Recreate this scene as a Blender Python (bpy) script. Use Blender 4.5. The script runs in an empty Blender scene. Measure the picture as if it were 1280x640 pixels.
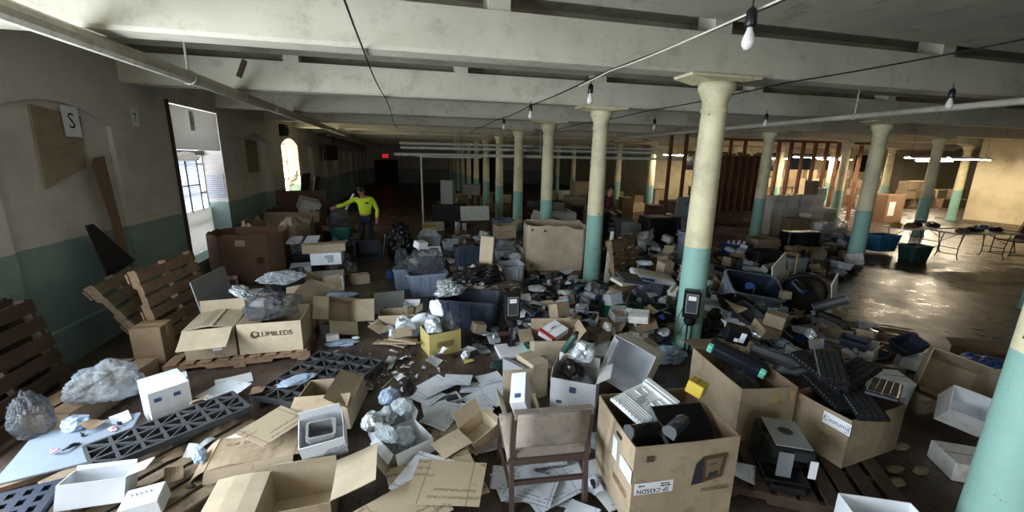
import bpy, math, random
import numpy as np
from mathutils import Vector, Matrix, Euler, noise
random.seed(7)
def DBG(*a): pass
R = math.radians
SC = bpy.context.scene
COL = SC.collection
# ------------------------------------------------------------------ camera
CF, PITCH, YAW, ROLL, CH = 516.3, R(13.157), R(13.811), R(0.947), 2.425
FW = Vector((math.sin(YAW)*math.cos(PITCH), math.cos(YAW)*math.cos(PITCH), -math.sin(PITCH)))
RT0 = Vector((math.cos(YAW), -math.sin(YAW), 0)); UP0 = RT0.cross(FW)
RT = RT0*math.cos(ROLL)+UP0*math.sin(ROLL); UP = UP0*math.cos(ROLL)-RT0*math.sin(ROLL)
CAM = Vector((0, 0, CH))
cd = bpy.data.cameras.new('camera'); cam = bpy.data.objects.new('camera', cd); COL.objects.link(cam)
cd.sensor_width = 36; cd.lens = CF*36/1280; cd.clip_start = .05; cd.clip_end = 200
m = Matrix((RT, UP, -FW)).transposed().to_4x4(); m.translation = CAM
cam.matrix_world = m
SC.camera = cam
def ray(u, v): return FW+RT*((u-640)/CF)-UP*((v-320)/CF)
def F(u, v, z=0.0):
    d = ray(u, v); return CAM+d*((z-CH)/d.z)
def AX(u, v, X):
    d = ray(u, v); return CAM+d*(X/d.x)
def AY(u, v, Y):
    d = ray(u, v); return CAM+d*(Y/d.y)
# ------------------------------------------------------------------ materials
def lin(h):
    h = h.lstrip('#'); c = [int(h[i:i+2], 16)/255 for i in (0, 2, 4)]
    return tuple(x/12.92 if x <= .04045 else ((x+.055)/1.055)**2.4 for x in c)
MATS = {}
class NT:
    def __init__(s, name):
        s.m = bpy.data.materials.new(name); s.m.use_nodes = True; s.t = s.m.node_tree; s.t.nodes.clear()
        s.out = s.n('ShaderNodeOutputMaterial')
    def n(s, typ, **k):
        nd = s.t.nodes.new(typ)
        for a, b in k.items(): setattr(nd, a, b)
        return nd
    def l(s, a, b): s.t.links.new(a, b)
    def bsdf(s, col, rough=.6, metal=0, spec=.5):
        b = s.n('ShaderNodeBsdfPrincipled'); b.inputs['Roughness'].default_value = rough; b.inputs['Metallic'].default_value = metal
        b.inputs['Specular IOR Level'].default_value = spec
        if isinstance(col, tuple): b.inputs['Base Color'].default_value = (*col, 1)
        else: s.l(col, b.inputs['Base Color'])
        s.l(b.outputs[0], s.out.inputs[0]); return b
    def noise(s, scale, detail=4, vec=None, rough=.6):
        nd = s.n('ShaderNodeTexNoise'); nd.inputs['Scale'].default_value = scale; nd.inputs['Detail'].default_value = detail
        nd.inputs['Roughness'].default_value = rough
        if vec: s.l(vec, nd.inputs['Vector'])
        return nd.outputs[0]
    def ramp(s, src, stops):
        r = s.n('ShaderNodeValToRGB'); e = r.color_ramp.elements
        while len(e) < len(stops): e.new(.5)
        for el, (p, c) in zip(e, stops): el.position = p; el.color = (*c, 1) if len(c) == 3 else c
        s.l(src, r.inputs[0]); return r.outputs[0]
    def mix(s, f, a, b, mode='MIX'):
        x = s.n('ShaderNodeMix', data_type='RGBA', blend_type=mode)
        for sock, val in ((x.inputs[0], f), (x.inputs[6], a), (x.inputs[7], b)):
            if isinstance(val, tuple): sock.default_value = (*val, 1)
            elif isinstance(val, (int, float)): sock.default_value = val
            else: s.l(val, sock)
        return x.outputs[2]
    def math(s, op, a, b=0., c=0.):
        x = s.n('ShaderNodeMath', operation=op)
        for i, val in enumerate((a, b, c)):
            if isinstance(val, (int, float)): x.inputs[i].default_value = val
            else: s.l(val, x.inputs[i])
        return x.outputs[0]
    def bump(s, b, h, st=.3, dist=.01):
        x = s.n('ShaderNodeBump'); x.inputs['Strength'].default_value = st; x.inputs['Distance'].default_value = dist
        s.l(h, x.inputs['Height']); s.l(x.outputs[0], b.inputs['Normal'])
    def obj(s): return s.n('ShaderNodeTexCoord').outputs['Object']
    def pos(s): return s.n('ShaderNodeNewGeometry').outputs['Position']
    def rnd(s): return s.n('ShaderNodeObjectInfo').outputs['Random']
def mat_var(name, h, rough=.7, var=.12, scale=3, metal=0, spec=.4, dirt=None, bumpst=.15, fine=40):
    t = NT(name); c = lin(h); v = t.obj()
    a = tuple(x*(1-var*1.6) for x in c); b = tuple(min(1, x*(1+var)) for x in c)
    col = t.ramp(t.noise(scale, 5, v), [(.3, a), (.7, b)])
    if dirt: col = t.mix(t.ramp(t.noise(scale*2.3, 6, v, .7), [(.52, (0, 0, 0)), (.72, (.8, .8, .8))]), col, lin(dirt))
    hsv = t.n('ShaderNodeHueSaturation'); t.l(col, hsv.inputs['Color'])
    t.l(t.math('MULTIPLY_ADD', t.rnd(), .24, .88), hsv.inputs['Value'])
    bs = t.bsdf(hsv.outputs[0], rough, metal, spec)
    if bumpst: t.bump(bs, t.noise(fine, 3, v), bumpst, .004)
    MATS[name] = t.m; return t.m
def mat_flat(name, h, rough=.5, metal=0, spec=.5, em=0):
    t = NT(name); b = t.bsdf(lin(h), rough, metal, spec)
    if em: b.inputs['Emission Color'].default_value = (*lin(h), 1); b.inputs['Emission Strength'].default_value = em
    MATS[name] = t.m; return t.m
for n, h in (('card', '#9c8b73'), ('card_pale', '#ae9f88'), ('card_dark', '#7b6650'), ('card_grey', '#93866f'), ('card_red', '#80634c')):
    mat_var(n, h, .85, .10, 4, dirt='#77644c' if n != 'card_pale' else None, bumpst=.12, fine=60)
mat_var('gaylord', '#6e5444', .85, .12, 2, bumpst=.1)
mat_var('white_card', '#d9dde2', .6, .04, 5, dirt=None, bumpst=.05)
mat_var('white_card_dirty', '#cfcfcc', .6, .06, 5, dirt='#a58c86', bumpst=.05)
mat_var('grey_card', '#8f9498', .6, .06, 4, bumpst=.05)
mat_var('wood', '#8a7159', .8, .18, 6, dirt='#4e3a28', bumpst=.3, fine=80)
mat_var('wood_grey', '#80705c', .85, .18, 6, dirt='#3d3228', bumpst=.3, fine=80)
mat_var('wood_dark', '#44342a', .8, .18, 6, dirt='#2c2018', bumpst=.3)
mat_var('stud', '#6b4630', .8, .18, 4, bumpst=.2)
mat_var('stud_panel', '#5a3a26', .8, .2, 2, bumpst=.1)
for n, h, r in (('black', '#141417', .35), ('black_rough', '#1b1b1d', .7), ('navy', '#2b3443', .45), ('blue', '#2b4c8a', .4), ('sky_blue', '#2f7396', .45),
                ('teal', '#2a6a62', .45), ('dark_green', '#23423b', .45), ('green', '#1e7355', .45), ('light_green', '#4fae72', .5), ('grey_blue', '#58646e', .5),
                ('grey', '#8a8d8e', .5), ('dark_grey', '#3d3f42', .5), ('white', '#e0e4e8', .4), ('cream', '#c9c4b4', .5), ('yellow', '#b79d33', .5),
                ('tub_white', '#b9bfc6', .45), ('tub_blue', '#8fa0b8', .45), ('red', '#a3322f', .5), ('mint', '#6fc7b0', .4), ('pink', '#b58c96', .5),
                ('purple', '#4a2a50', .4), ('royal', '#33518f', .45), ('panel_blue', '#7f8a97', .5), ('cap_red', '#8d2b30', .5), ('wire_black', '#101010', .6), ('maroon', '#4a2230', .8)):
    mat_var(n, h, r, .07, 5, bumpst=.04)
mat_flat('metal', '#9aa0a4', .35, .8); mat_flat('dark_metal', '#3a3c40', .4, .7)
mat_flat('ink', '#22242a', .8); mat_flat('ink_blue', '#3b4a78', .8); mat_flat('ink_brown', '#4d3826', .9); mat_flat('ink_red', '#a03a3a', .8)
mat_flat('label_white', '#e2e6ea', .5); mat_flat('label_yellow', '#b9a96a', .6); mat_flat('tape', '#a98f66', .25)
mat_flat('screen', '#8a9296', .2); mat_flat('screen_dark', '#0b0c0f', .12)
mat_flat('skin', '#a9795c', .5); mat_flat('hair', '#1d1714', .6); mat_flat('eye', '#181412', .3); mat_var('hivis', '#dcff3c', .75, .05, 6, bumpst=.2, fine=12)
mat_var('denim', '#1b2130', .85, .15, 8, bumpst=.15); mat_var('shirt_white', '#c9d0d8', .8, .06, 6, bumpst=.1)
mat_var('upholstery', '#8b8175', .92, .14, 5, dirt='#5d544b', bumpst=.5, fine=180); mat_var('chair_wood', '#4a3a33', .5, .12, 8)
mat_var('paint_white', '#cfd0c4', .6, .06, 3, dirt='#9b9a8c', bumpst=.2, fine=15)
mat_var('pipe_paint', '#b9b5a6', .5, .1, 4, dirt='#8d8474', bumpst=.2, fine=15)
mat_flat('bulb_glass', '#d9d6cc', .15); mat_flat('exit_red', '#ff2a3c', .5, em=1.6)
def film(name, h, alpha, rough=.18, sc=18):
    t = NT(name); v = t.obj(); b = t.n('ShaderNodeBsdfPrincipled'); b.inputs['Base Color'].default_value = (*lin(h), 1); b.inputs['Roughness'].default_value = rough
    b.inputs['Specular IOR Level'].default_value = .8
    t.bump(b, t.noise(sc, 6, v, .65), .9, .03)
    tr = t.n('ShaderNodeBsdfTransparent'); mx = t.n('ShaderNodeMixShader'); lw = t.n('ShaderNodeLayerWeight'); lw.inputs[0].default_value = .45
    f = t.math('MULTIPLY_ADD', lw.outputs['Facing'], .5, alpha); f2 = t.math('ADD', f, t.math('MULTIPLY', t.noise(sc, 5, v, .7), .25))
    f2 = t.math('MINIMUM', f2, 1.)
    t.l(f2, mx.inputs[0]); t.l(tr.outputs[0], mx.inputs[1]); t.l(b.outputs[0], mx.inputs[2]); t.l(mx.outputs[0], t.out.inputs[0]); MATS[name] = t.m
film('film', '#aab3ba', .10, .08, 26); film('film_dark', '#565b60', .22, .1, 26); film('bubble', '#c6d2da', .45, .2, 40); film('film_blue', '#a9bfd8', .55); film('tub_clear', '#b6c0c6', .6, .3, 3)
mat_var('foil', '#c9d2d8', .25, .1, 6, metal=.4, bumpst=.9, fine=22)
mat_var('foam', '#d3dce2', .5, .05, 6, bumpst=.5, fine=25)
mat_var('bag_black', '#131315', .28, .1, 6, bumpst=.8, fine=14)
def mat_print(name, base, ink, sx, sy, dens):
    """white sheet with printed rules and blocks of small type"""
    t = NT(name); v = t.obj(); sp = t.n('ShaderNodeSeparateXYZ'); t.l(v, sp.inputs[0])
    rows = t.math('GREATER_THAN', t.math('FRACT', t.math('MULTIPLY', sp.outputs[1], sy)), .62)
    blk = t.math('GREATER_THAN', t.noise(sx, 1, v), dens)
    n2 = t.n('ShaderNodeTexNoise'); n2.inputs['Scale'].default_value = 90; t.l(v, n2.inputs[0])
    k = t.math('MULTIPLY', t.math('MULTIPLY', rows, blk), t.math('GREATER_THAN', n2.outputs[0], .45))
    ln = t.math('LESS_THAN', t.math('ABSOLUTE', t.math('SUBTRACT', t.math('FRACT', t.math('MULTIPLY', sp.outputs[0], 3.1)), .5)), .012)
    k = t.math('MULTIPLY', t.math('MAXIMUM', k, ln), .75)
    t.bsdf(t.mix(k, lin(base), lin(ink)), .6); MATS[name] = t.m
mat_print('print_white', '#d4dae2', '#68718a', 5, 42, .55)
mat_print('print_card', '#a5957d', '#66543f', 4, 16, .56)
mat_print('paper', '#cfd6df', '#7a8298', 4, 30, .57)
mat_print('label_print', '#dde3ea', '#39405a', 6, 70, .45)
# ------------------------------------------------------------------ mesh building
class MB:
    def __init__(s): s.v = []; s.f = []; s.mi = []
    def add(s, vs, fs, mi=0, M=None):
        b = len(s.v)
        s.v.extend((M @ Vector(p)) if M else Vector(p) for p in vs)
        s.f.extend(tuple(b+i for i in f) for f in fs); s.mi.extend([mi]*len(fs)); return s
    def box(s, lo, hi, M=None, mi=0, ch=0):
        x0, y0, z0 = lo; x1, y1, z1 = hi
        if ch:
            c = min(ch, .45*min(x1-x0, y1-y0, z1-z0)); rr = []
            for z, i in ((z0, c), (z0+c, 0), (z1-c, 0), (z1, c)):
                a0, a1, b0, b1 = x0+i, x1-i, y0+i, y1-i
                rr.append([(a0+c, b0, z), (a1-c, b0, z), (a1, b0+c, z), (a1, b1-c, z), (a1-c, b1, z), (a0+c, b1, z), (a0, b1-c, z), (a0, b0+c, z)])
            return s.loft(rr, M, mi)
        vs = [(x0, y0, z0), (x1, y0, z0), (x1, y1, z0), (x0, y1, z0), (x0, y0, z1), (x1, y0, z1), (x1, y1, z1), (x0, y1, z1)]
        return s.add(vs, [(0, 3, 2, 1), (4, 5, 6, 7), (0, 1, 5, 4), (1, 2, 6, 5), (2, 3, 7, 6), (3, 0, 4, 7)], mi, M)
    def loft(s, rings, M=None, mi=0, cap=True, close=False):
        n = len(rings[0]); vs = [p for r in rings for p in r]; fs = []
        k = len(rings)
        for i in range(k if close else k-1):
            for j in range(n):
                a, b = i*n+j, i*n+(j+1) % n; c, d = ((i+1) % k)*n+(j+1) % n, ((i+1) % k)*n+j
                fs.append((a, b, c, d))
        if cap and not close: fs.append(tuple(reversed(range(n)))); fs.append(tuple(range((k-1)*n, k*n)))
        return s.add(vs, fs, mi, M)
    def tube(s, pts, r, n=8, M=None, mi=0):
        pts = [Vector(p) for p in pts]; rs = r if isinstance(r, (list, tuple)) else [r]*len(pts); rings = []
        for i, p in enumerate(pts):
            d = (pts[min(i+1, len(pts)-1)]-pts[max(i-1, 0)]).normalized()
            a = Vector((0, 0, 1)) if abs(d.z) < .9 else Vector((1, 0, 0)); u = d.cross(a).normalized(); w = u.cross(d)
            rings.append([p+(u*math.cos(2*math.pi*j/n)+w*math.sin(2*math.pi*j/n))*rs[i] for j in range(n)])
        return s.loft(rings, M, mi)
    def lathe(s, prof, n=20, M=None, mi=0, cap=True):
        return s.loft([[(r*math.cos(2*math.pi*j/n), r*math.sin(2*math.pi*j/n), z) for j in range(n)] for r, z in prof], M, mi, cap)
    def prism(s, poly, z0, z1, M=None, mi=0):
        return s.loft([[(x, y, z0) for x, y in poly], [(x, y, z1) for x, y in poly]], M, mi)
    def bar(s, a, b, w, h, M=None, mi=0, up=(0, 0, 1)):
        a, b = Vector(a), Vector(b); d = (b-a).normalized(); u = Vector(up)
        if abs(d.dot(u)) > .95: u = Vector((1, 0, 0))
        sd = d.cross(u).normalized()*w/2; tp = sd.cross(d).normalized()*h/2
        return s.loft([[p-sd-tp, p+sd-tp, p+sd+tp, p-sd+tp] for p in (a, b)], M, mi)
    def grid(s, nu, nv, fn, M=None, mi=0, t=0):
        vs = [Vector(fn(i/nu, j/nv)) for j in range(nv+1) for i in range(nu+1)]; w = nu+1
        fs = [(j*w+i, j*w+i+1, (j+1)*w+i+1, (j+1)*w+i) for j in range(nv) for i in range(nu)]
        if t:
            k = len(vs); vs2 = [p-Vector((0, 0, t)) for p in vs]
            bd = [i for i in range(w)]+[j*w+nu for j in range(1, nv+1)]+[nv*w+i for i in range(nu-1, -1, -1)]+[j*w for j in range(nv-1, 0, -1)]
            fs2 = [tuple(reversed([k+i for i in f])) for f in fs]
            rim = [(bd[i], k+bd[i], k+bd[(i+1) % len(bd)], bd[(i+1) % len(bd)]) for i in range(len(bd))]
            return s.add(vs+vs2, fs+fs2+rim, mi, M)
        return s.add(vs, fs, mi, M)
    def build(s, name, mats, parent=None, smooth=False, fix=True):
        me = bpy.data.meshes.new(name); me.from_pydata([tuple(p) for p in s.v], [], s.f)
        for mt in (mats if isinstance(mats, (list, tuple)) else [mats]): me.materials.append(MATS[mt])
        if any(s.mi): me.polygons.foreach_set('material_index', s.mi)
        if smooth: me.polygons.foreach_set('use_smooth', [True]*len(s.f))
        if fix:
            import bmesh
            bm = bmesh.new(); bm.from_mesh(me); bmesh.ops.recalc_face_normals(bm, faces=bm.faces); bm.to_mesh(me); bm.free()
        me.update()
        o = bpy.data.objects.new(name, me); COL.objects.link(o)
        if parent: o.parent = parent; KIDS.setdefault(parent.name, []).append(o)
        return o
KIDS = {}
def kids(o): return KIDS.get(o.name, [])
TAGGED = []
def tag(o, label, cat, group=None, kind=None):
    if label: o['label'] = label
    if cat: o['category'] = cat
    if group: o['group'] = group
    if kind: o['kind'] = kind
    TAGGED.append(o); return o
def T(name, label=None, cat=None, group=None, loc=(0, 0, 0), rot=(0, 0, 0)):
    o = bpy.data.objects.new(name, None); COL.objects.link(o); o.empty_display_size = .1
    o.location = loc; o.rotation_euler = rot
    if label: tag(o, label, cat, group)
    return o
def S(name, mb, mt, smooth=False):
    o = mb.build(name, mt, None, smooth); o['kind'] = 'structure'; return o
def copy_tree(o, parent=None):
    c = o.copy(); COL.objects.link(c)
    if parent: c.parent = parent; KIDS.setdefault(parent.name, []).append(c)
    for k in list(kids(o)): copy_tree(k, c)
    return c
def kill(o):
    for k in list(kids(o)): kill(k)
    KIDS.pop(o.name, None); bpy.data.objects.remove(o)
# ------------------------------------------------------------------ resting things on each other: a height map of what has been placed
HC = .02; HX0, HY0, HNX, HNY = -5.2, .6, 2080, 1240
HM = np.zeros((HNX, HNY), dtype=np.float32)
def wverts(o, rot=None):
    """vertices and triangles of a thing in its own rotation, at the origin"""
    M0 = (rot or o.rotation_euler).to_matrix().to_4x4() @ Matrix.Diagonal((*o.scale, 1)); V, TR = [], []; base = 0
    def rec(x, M):
        nonlocal base
        if x.type == 'MESH':
            me = x.data; n = len(me.vertices); a = np.empty(n*3, dtype=np.float32); me.vertices.foreach_get('co', a); a = a.reshape(-1, 3)
            MM = np.array(M, dtype=np.float32); V.append(a @ MM[:3, :3].T+MM[:3, 3])
            me.calc_loop_triangles(); k = len(me.loop_triangles); t = np.empty(k*3, dtype=np.int32); me.loop_triangles.foreach_get('vertices', t)
            TR.append(t.reshape(-1, 3)+base); base += n
        for c in kids(x): rec(c, M @ c.matrix_parent_inverse @ c.matrix_basis)
    rec(o, M0)
    return np.concatenate(V), np.concatenate(TR)
BARY = {}
def samples(V, TR, step=.013):
    a, b, c = V[TR[:, 0]], V[TR[:, 1]], V[TR[:, 2]]
    L = np.maximum(np.maximum(np.linalg.norm(a-b, axis=1), np.linalg.norm(b-c, axis=1)), np.linalg.norm(c-a, axis=1))
    n = np.clip(np.ceil(L/step).astype(int), 1, 160); out = [V]
    n = np.where(n > 8, ((n+7)//8)*8, n)
    for k in np.unique(n):
        if k == 1: continue
        if k not in BARY: BARY[k] = np.array([(i/k, j/k, (k-i-j)/k) for i in range(k+1) for j in range(k+1-i)], dtype=np.float32)
        w = BARY[k]; i = n == k
        p = w[None, :, 0, None]*a[i][:, None]+w[None, :, 1, None]*b[i][:, None]+w[None, :, 2, None]*c[i][:, None]
        out.append(p.reshape(-1, 3))
    return np.concatenate(out)
def cells(P):
    i = np.clip(((P[:, 0]-HX0)/HC).astype(int), 0, HNX-1); j = np.clip(((P[:, 1]-HY0)/HC).astype(int), 0, HNY-1)
    return i, j
def stamp(o):
    V, TR = wverts(o); P = samples(V, TR)+np.array(o.location, dtype=np.float32); i, j = cells(P); np.maximum.at(HM, (i, j), P[:, 2]); return o
RING = [(0, 0)]+[(r_*math.cos(k*math.pi/5+r_*9), r_*math.sin(k*math.pi/5+r_*9)) for r_ in (.05, .1, .16, .22, .3, .4, .5) for k in range(10)]
def drop(o, x, y, zmin=0., lim=None, gap=.002, cap=None, sr=0., sup=None):
    """rest a thing on what lies below it; with a cap, shift it sideways up to sr to find a place that low"""
    V, TR = wverts(o); P = samples(V, TR); low = float(P[:, 2].min()); best = None
    if len(P) > 6000 and sr: Ps = P[::len(P)//6000+1]
    else: Ps = P
    for dx, dy in RING:
        if dx*dx+dy*dy > sr*sr+1e-9: break
        Q = Ps+np.array((x+dx, y+dy, 0), dtype=np.float32); i, j = cells(Q); z = max(zmin-low, float((HM[i, j]-Ps[:, 2]).max())+gap)
        if best is None or z < best[0]-.02: best = (z, dx, dy)
        if cap is None and not sr: break
        if cap is not None and z+low <= cap: break
    z, dx, dy = best; x += dx; y += dy
    if lim is not None and z+low > lim: return None
    if sup is not None and z+low-hz(x, y) > sup: return None
    Q = P+np.array((x, y, 0), dtype=np.float32); i, j = cells(Q); z = max(zmin-low, float((HM[i, j]-P[:, 2]).max())+gap)
    o.location = (x, y, z); Q[:, 2] += z; np.maximum.at(HM, (i, j), Q[:, 2])
    if sr and dx*dx+dy*dy > .04 and o.get('label'): DBG('MOVED', round(math.hypot(dx, dy), 2), round(z+low, 2), o['label'])
    if cap is not None and z+low > cap+.25: DBG('HIGH', o.name, round(z+low, 2), o.get('label'))
    return o
def lean(o, x, y, st=False):
    """stand a thing on the floor just here"""
    V, TR = wverts(o); o.location = (x, y, .002-float(V[:, 2].min()))
    if st: stamp(o)
    return o
def disc(x, y, r, z):
    for a in np.arange(-r, r+.001, HC):
        for b in np.arange(-r, r+.001, HC):
            if a*a+b*b <= r*r:
                i, j = int((x+a-HX0)/HC), int((y+b-HY0)/HC)
                if 0 <= i < HNX and 0 <= j < HNY: HM[i, j] = max(HM[i, j], z)
def hz(x, y):
    return float(HM[min(max(int((x-HX0)/HC), 0), HNX-1), min(max(int((y-HY0)/HC), 0), HNY-1)])
# ------------------------------------------------------------------ setting materials
XW = -3.958; XM, XR, XQ = 3.553, 10.492, 17.431; XE = 24.2
def rowY(i): return 4.48+3.092*i
def paint_two_tone(name, upper, lower, zt, brick=False, chips='#5b5247', chipamt=.66, dirt='#6d665a'):
    t = NT(name); p = t.pos(); sp = t.n('ShaderNodeSeparateXYZ'); t.l(p, sp.inputs[0])
    n1 = t.noise(1.1, 6, p, .65); n2 = t.noise(9, 6, p, .7)
    up = t.mix(t.ramp(n1, [(.45, (0, 0, 0)), (.75, (.7, .7, .7))]), lin(upper), lin(dirt))
    lo = t.mix(t.ramp(n1, [(.45, (0, 0, 0)), (.8, (.6, .6, .6))]), lin(lower), tuple(x*.6 for x in lin(lower)))
    zz = t.math('ADD', sp.outputs[2], t.math('MULTIPLY_ADD', n2, .03, -.015))
    col = t.mix(t.math('GREATER_THAN', zz, zt), lo, up)
    col = t.mix(t.ramp(n2, [(chipamt, (0, 0, 0)), (chipamt+.03, (1, 1, 1))]), col, lin(chips))
    b = t.bsdf(col, .62, 0, .35)
    if brick:
        mp = t.n('ShaderNodeCombineXYZ'); t.l(sp.outputs[1], mp.inputs[0]); t.l(sp.outputs[2], mp.inputs[1])
        br = t.n('ShaderNodeTexBrick'); br.inputs['Scale'].default_value = 1; br.inputs['Brick Width'].default_value = .21; br.inputs['Row Height'].default_value = .07
        br.inputs['Mortar Size'].default_value = .008; br.inputs['Mortar Smooth'].default_value = .4; br.inputs['Color1'].default_value = br.inputs['Color2'].default_value = (1, 1, 1, 1); br.inputs['Mortar'].default_value = (0, 0, 0, 1)
        t.l(mp.outputs[0], br.inputs['Vector'])
        h = t.math('ADD', br.outputs['Color'], t.math('MULTIPLY', n2, .7)); t.bump(b, h, .55, .012)
    else: t.bump(b, n2, .25, .006)
    MATS[name] = t.m
paint_two_tone('wall_paint', '#cbc7c0', '#839b97', 1.40, True, '#6d6557', .70, '#97918a')
paint_two_tone('wall_infill', '#cbc7c0', '#839b97', 1.40, False, '#777163', .74, '#938c80')
paint_two_tone('column_paint', '#e4dab4', '#92bdb1', 1.38, False, '#4c4a42', .645)
paint_two_tone('right_wall', '#dccfae', '#cbc09e', .0, False, '#8b7c5c', .78, '#a8966c')
mat_var('ceiling_paint', '#cbc6b2', .6, .07, 1.4, dirt='#a09a86', bumpst=.15, fine=9)
mat_var('deck_paint', '#a8a392', .65, .1, 1.6, dirt='#767064', bumpst=.15, fine=9)
mat_flat('window_glass', '#f0f4ff', .3, em=4.5); mat_flat('window_glass_warm', '#fff6d8', .3, em=9); mat_flat('window_dark', '#101216', .15)
t = NT('translucent_board'); b_ = t.n('ShaderNodeBsdfPrincipled'); b_.inputs['Base Color'].default_value = (.72, .70, .64, 1); b_.inputs['Roughness'].default_value = .6; tl = t.n('ShaderNodeBsdfTranslucent'); tl.inputs[0].default_value = (.8, .8, .76, 1); mx = t.n('ShaderNodeMixShader'); mx.inputs[0].default_value = .3; t.l(b_.outputs[0], mx.inputs[1]); t.l(tl.outputs[0], mx.inputs[2]); t.l(mx.outputs[0], t.out.inputs[0]); MATS['translucent_board'] = t.m
t2 = NT('notice_paper'); b_ = t2.n('ShaderNodeBsdfDiffuse'); tl = t2.n('ShaderNodeBsdfTranslucent'); sp2 = t2.n('ShaderNodeSeparateXYZ'); v2 = t2.obj(); t2.l(v2, sp2.inputs[0]); k2 = t2.math('MULTIPLY', t2.math('GREATER_THAN', t2.math('FRACT', t2.math('MULTIPLY', sp2.outputs[1], 22.)), .55), t2.math('GREATER_THAN', t2.noise(30, 2, v2), .42)); c2_ = t2.mix(t2.math('MULTIPLY', k2, .6), (.85, .87, .9), (.25, .27, .34)); t2.l(c2_, b_.inputs[0]); t2.l(c2_, tl.inputs[0]); mx = t2.n('ShaderNodeMixShader'); mx.inputs[0].default_value = .6; t2.l(b_.outputs[0], mx.inputs[1]); t2.l(tl.outputs[0], mx.inputs[2]); t2.l(mx.outputs[0], t2.out.inputs[0]); MATS['notice_paper'] = t2.m
mat_flat('tube', '#ffeccb', .3, em=210)
mat_var('jamb_paint', '#d9d6bd', .6, .06, 4, dirt='#a8a488', bumpst=.2, fine=20)
t = NT('floor_wood'); p = t.pos(); sp = t.n('ShaderNodeSeparateXYZ'); t.l(p, sp.inputs[0])
pl = t.math('MULTIPLY', sp.outputs[0], 9.)
idx = t.math('FLOOR', pl); w1 = t.n('ShaderNodeTexWhiteNoise', noise_dimensions='1D'); t.l(idx, w1.inputs['W'])
stv = t.n('ShaderNodeCombineXYZ'); t.l(t.math('MULTIPLY', sp.outputs[0], 30.), stv.inputs[0]); t.l(t.math('MULTIPLY', sp.outputs[1], 1.6), stv.inputs[1])
g = t.noise(1., 6, stv.outputs[0], .65); n1 = t.noise(.9, 6, p, .65)
c = t.ramp(g, [(.25, lin('#2e2522')), (.75, lin('#57483f'))])
c = t.mix(t.math('MULTIPLY', w1.outputs[0], .35), c, lin('#2a211d'))
c = t.mix(t.ramp(n1, [(.4, (0, 0, 0)), (.7, (.7, .7, .7))]), c, lin('#63544a'))
seam = t.math('LESS_THAN', t.math('FRACT', pl), .05); c = t.mix(seam, c, lin('#171311'))
speck = t.ramp(t.noise(55, 2, p, .5), [(.74, (0, 0, 0)), (.78, (.6, .6, .6))]); c = t.mix(speck, c, lin('#8d877f'))
b = t.bsdf(c, .45, 0, .5); t.l(t.ramp(t.noise(1.7, 6, p, .7), [(.35, (.22,)*3), (.7, (.55,)*3)]), b.inputs['Roughness'])
hh = t.math('SUBTRACT', t.math('ADD', g, t.math('MULTIPLY', n1, 1.)), t.math('MULTIPLY', seam, .7)); t.bump(b, hh, .14, .005); MATS['floor_wood'] = t.m
# ------------------------------------------------------------------ shell
S('floor', MB().box((-4.6, -7.2, -.2), (44, 46, 0)), 'floor_wood')
cb = MB().box((-4.6, -7.2, 4.06), (44, 46, 4.3))
for i in range(-4, 14):
    cb.box((XW, rowY(i)+.42, 3.86), (44, rowY(i+1)-.42, 4.07))
S('ceiling', cb, 'deck_paint')
bx = [-1.7, .9, 3.43, 6.86, 10.4, 13.9, 17.4, 20.9]
for i in range(-3, 13):
    mb = MB(); y = rowY(i); h = .16
    mb.loft([[(x, y-h, 3.43), (x, y-h+.03, 3.40), (x, y+h-.03, 3.40), (x, y+h, 3.43), (x, y+h, 3.82), (x, y-h, 3.82)] for x in (XW-.15, 34)])
    for x in bx: mb.box((x-.11, y-.15, 3.80), (x+.11, y+.15, 4.08))
    o = S('beam', mb, 'ceiling_paint')
# left wall: openings between beams
TH = .5
def opening(i): 
    c = (rowY(i)+rowY(i+1))/2
    return c-.95, c+.95
OPS = {0: (5.2, 7.04), 1: (8.58, 10.48), 2: (11.9, 13.5), 3: (15.0, 17.0)}
for i in range(-4, 13): OPS.setdefault(i, opening(i))
wl = MB(); ys = -7.2; ZS, ZA, RISE = .42, 2.78, .22
def arch(y, a, b): 
    k = (y-a)/(b-a)*2-1; return ZA+RISE*(1-k*k)
def wall_piece(y0, y1, z0a, z1a, z0b=None, z1b=None): pass
for i in sorted(OPS):
    a, b = OPS[i]
    zs = ZS if i in (-2, -1, 1, 3) else ZS
    wl.box((XW-TH, ys, 0), (XW, a, 4.1)); wl.box((XW-TH, a, 0), (XW, b, zs))
    n = 12
    for k in range(n):
        p0, p1 = a+(b-a)*k/n, a+(b-a)*(k+1)/n; q0, q1 = arch(p0, a, b), arch(p1, a, b)
        if i == 1: q0 = q1 = 3.28
        wl.loft([[(XW-TH, p0, q0), (XW, p0, q0), (XW, p0, 4.1), (XW-TH, p0, 4.1)], [(XW-TH, p1, q1), (XW, p1, q1), (XW, p1, 4.1), (XW-TH, p1, 4.1)]])
    ys = b
wl.box((XW-TH, ys, 0), (XW, 46, 4.1))
S('wall_left', wl, 'wall_paint')
wi = 0
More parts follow.
